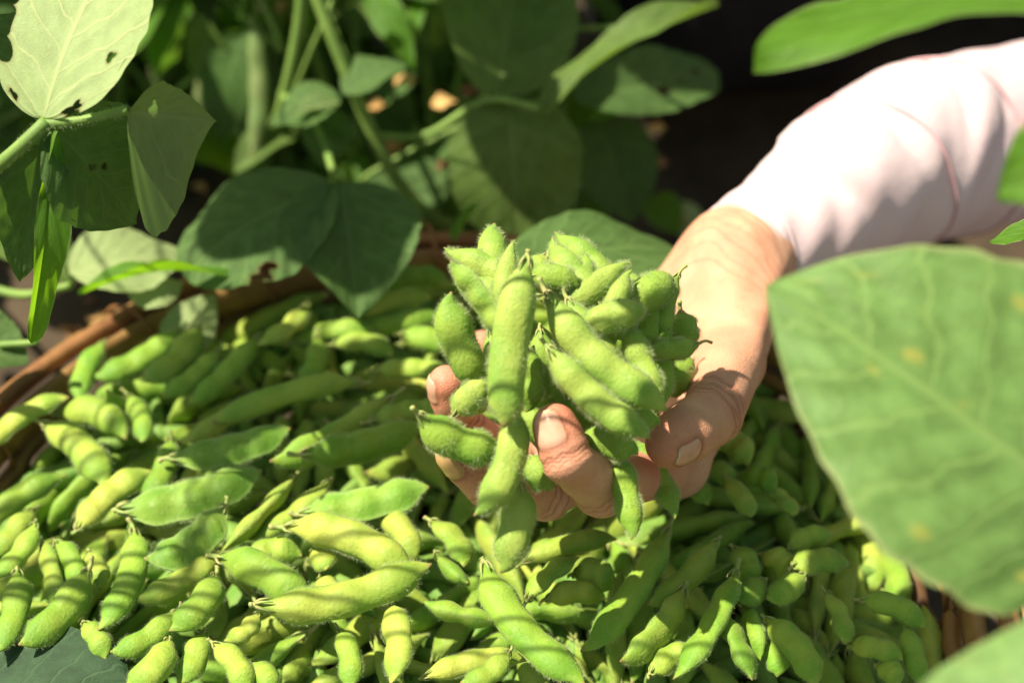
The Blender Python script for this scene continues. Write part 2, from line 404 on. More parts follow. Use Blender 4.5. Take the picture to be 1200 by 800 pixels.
LOOSE = """2,488,1249,54,463,813,958,104,120,484,861;2,606,1210,-20,-48,216,928,673,-403,-487,384;3,548,1263,107,263,1143,976,139,81,-834,-528;3,541,1279,93,1490,352,842,400,383,519,651;2,585,1140,44,-78,922,970,307,916,-195,-168;2,513,1350,-8,518,163,878,321,-33,407,-854;2,517,1154,18,772,680,939,299,147,-365,-870;2,485,1171,26,489,299,906,527,736,349,241;2,526,1192,11,-54,-123,937,639,550,-370,-390;3,470,1315,177,7,628,977,335,451,687,460;2,506,1279,143,783,55,904,126,54,-636,-759;3,522,1345,67,225,688,938,547,559,506,364;2,513,1350,40,1574,-129,821,580,315,-480,-577;2,439,1212,68,-254,571,927,64,-19,748,660;2,545,1229,102,1363,92,850,349,921,103,137;3,640,1149,24,-1168,1336,950,968,47,-68,237;2,572,1115,156,52,95,895,535,356,-363,-674;2,640,1259,53,-475,882,942,917,377,-89,-96;3,490,1200,44,-1804,251,938,177,378,-654,-630;2,560,1091,95,1044,829,935,565,561,-498,-343;2,603,1172,17,278,1051,927,125,3,-564,-816;3,640,1073,-34,1302,433,859,353,-554,516,-550;2,558,1293,62,1631,-579,823,470,562,407,545;2,600,1081,156,-192,278,930,677,112,-222,-693;2,514,1129,-11,15,1295,971,17,5,773,-634;2,471,1188,97,-395,378,981,632,599,-402,-283;2,567,1211,98,-1583,-444,900,457,279,-438,-722;2,542,1304,-30,200,6,932,144,-476,738,-455;3,518,1048,59,642,982,915,774,632,39,9;2,579,1030,69,258,498,899,810,561,-159,-66;3,485,1089,145,185,-420,942,577,805,102,-91;2,522,1170,20,-992,-660,908,149,287,-293,-900;2,488,1111,4,743,1157,916,57,-149,-757,-633;3,527,1187,98,-602,-466,921,515,-60,-138,-844;3,380,1322,30,-1384,752,962,187,189,-612,-745;2,422,1273,-1,-192,-435,922,878,-109,-133,448;2,582,1115,53,778,-86,912,710,640,161,247;2,500,1305,31,1302,-328,872,407,679,554,255;2,495,1210,50,793,505,921,611,227,-436,-620;3,548,1094,123,1092,759,880,33,39,961,271;3,601,1158,29,-552,-639,924,476,830,273,98;2,535,1083,103,-48,1384,964,120,-77,732,667;2,560,1087,-28,-175,1068,961,314,-129,561,-755;2,515,1076,74,412,-480,935,612,394,235,644;2,511,997,23,1235,-252,869,689,396,389,466;2,538,1045,44,-778,-531,891,271,512,-755,-306;2,473,1083,93,488,751,874,685,714,141,0;2,510,1175,133,1476,70,781,757,131,-85,-634;3,588,1207,55,-392,434,907,292,-207,179,-916;3,518,1175,42,1090,400,907,288,467,-619,-562;2,454,1181,53,-1839,-631,889,742,534,-145,-378;2,612,1350,47,656,-247,906,586,679,-342,-281;2,389,1028,122,699,1066,921,70,-32,-849,-523;3,516,1090,70,669,528,876,297,356,620,633;2,625,1125,66,214,940,919,11,39,572,819;3,537,996,72,-1656,-291,915,514,269,-399,-710;3,578,1343,75,6,400,882,456,855,236,74;3,473,1028,40,1377,310,843,486,309,-633,-517;3,501,1126,20,-894,-483,942,859,476,27,189;2,484,1180,156,-1311,-50,912,912,288,-67,-284;2,505,1201,114,963,201,907,126,42,392,910;3,493,1122,71,-325,344,924,869,317,145,352;2,485,986,42,-1252,128,923,33,158,-705,-690;3,460,1205,2,1338,-753,866,624,392,-321,-595;2,537,1098,39,-273,1343,952,690,305,-414,-509;2,556,1105,47,-584,1477,977,46,13,752,657;3,513,1164,69,1202,-687,871,653,496,-301,-487;2,551,1234,-1,-78,664,917,0,36,39,999;3,493,1165,43,-913,429,933,276,641,645,311;3,460,1234,120,-999,475,924,499,438,459,590;3,569,1141,0,492,-421,927,668,80,10,-740;2,607,975,8,780,752,903,847,388,-123,-343;3,513,1122,60,-1670,803,959,57,65,-825,-559;3,559,1228,41,-2048,450,863,377,375,-505,-680;f,576,1295,82,926,-105,879,538,751,375,80;2,549,1217,49,1093,571,850,715,598,-150,-330;3,568,937,11,-1412,-333,868,675,647,210,286;2,391,850,13,409,536,904,209,120,572,784;3,473,1143,67,319,509,842,138,326,-868,-348;2,530,1168,151,-364,1544,924,7,17,-666,-745;2,496,1117,11,-1204,1116,919,361,-24,140,922;2,461,1118,91,1155,-9,866,395,506,604,472;3,545,1010,17,-665,321,957,423,767,-360,-322;2,563,1170,70,-1774,-29,878,964,193,73,167;2,450,1048,88,849,-777,877,582,682,-166,-412;2,538,1194,25,-246,-337,907,697,634,258,215;3,460,1114,53,490,-208,865,607,575,-267,-480;2,528,1052,11,-905,981,935,262,324,565,712;3,498,1078,12,330,355,840,723,308,-232,-574;3,592,1094,148,-1593,481,902,274,152,-281,-907;3,583,1201,64,-807,322,941,364,577,591,431;3,485,1081,24,1409,-123,779,578,393,-387,-601;2,626,1172,-14,-412,-817,944,733,-395,307,-461;3,504,986,45,-1355,323,930,194,554,-692,-419;3,494,1108,-22,133,-801,917,492,-116,-476,719;2,602,1217,59,-1144,337,912,656,660,-219,-293;2,553,1054,-38,-1551,187,903,125,-345,793,-486;2,519,999,121,352,323,833,148,947,-280,-59;2,623,1188,45,242,-148,863,283,-827,-482,66;3,460,1109,127,-1518,-618,818,313,178,494,792;2,627,1052,73,1339,-300,778,965,247,12,-83;2,534,1065,76,722,756,868,429,-14,303,-851;3,512,1281,-18,-766,-56,870,903,-140,-30,-406;2,583,1111,53,-1639,516,1032,88,617,-328,710;2,640,986,3,-136,1001,926,513,470,516,500;2,479,1205,93,-917,1162,985,298,790,-453,-287;3,506,1167,7,-1208,-342,930,830,41,-156,-534;2,545,1153,45,-1162,744,911,280,52,-659,-696;3,485,1246,-13,284,-750,900,704,-437,297,-474;2,536,1196,36,-1037,-587,855,87,-987,-104,84;3,562,1019,69,46,264,839,941,338,9,6;3,460,1220,71,645,-536,902,210,682,677,177;3,557,1183,80,-998,-389,920,357,131,-338,-861;2,410,1232,42,-479,-40,926,525,847,82,12;3,579,1119,62,1449,-475,800,844,472,-46,-252;3,585,947,86,-274,-668,894,100,106,619,772;3,542,1175,95,-1971,181,885,476,361,-679,-427;2,491,1135,142,-1088,-198,939,622,70,481,614;2,511,1113,25,1137,369,857,204,403,797,401;2,465,1144,41,1041,567,913,670,558,389,297;2,482,1269,91,-1724,-237,887,720,9,-99,686;2,442,960,15,-1771,-620,831,440,158,72,-881;3,512,1147,17,1058,-316,892,408,561,570,441;2,459,1068,83,-813,774,843,15,7,909,417;3,589,1137,-31,-362,1152,1002,315,-589,580,-466;2,509,850,9,-614,837,885,14,-161,-386,908;2,461,1012,29,-980,894,894,571,469,-425,-523;3,513,997,37,-318,217,840,564,283,-335,-700;2,558,1047,86,-1042,1043,888,697,474,387,374;3,467,1142,-18,18,1450,942,787,-611,-6,-88;2,467,1132,-1,-142,-616,886,296,170,18,-940;2,533,1084,14,227,1368,890,16,119,-990,-77;2,441,1135,31,-1332,1073,911,909,334,-75,-238;2,522,978,82,-719,-351,906,419,752,-421,-285;2,614,1004,35,380,-628,820,164,326,815,451;2,534,999,58,168,202,836,342,782,-471,-221;3,460,1231,56,-582,710,938,725,677,-97,81;2,481,1136,70,-2024,-314,839,473,850,-204,114;3,460,1318,29,1193,-493,811,230,474,704,476;3,504,974,12,-1194,869,895,362,-378,-800,292;2,460,997,7,-360,-331,863,99,-304,-946,-57;3,505,1151,142,1181,726,807,841,134,-68,-519;2,536,1223,87,-1547,359,936,290,263,-750,-533;3,517,1004,116,-2002,-215,852,67,219,-865,-445;2,563,1109,78,104,-247,903,259,414,758,432;2,602,1121,60,-1856,-267,872,450,495,-350,-656;3,460,1177,80,410,1225,880,404,40,-315,858;2,533,1007,70,-1162,567,868,426,-407,-697,407"""
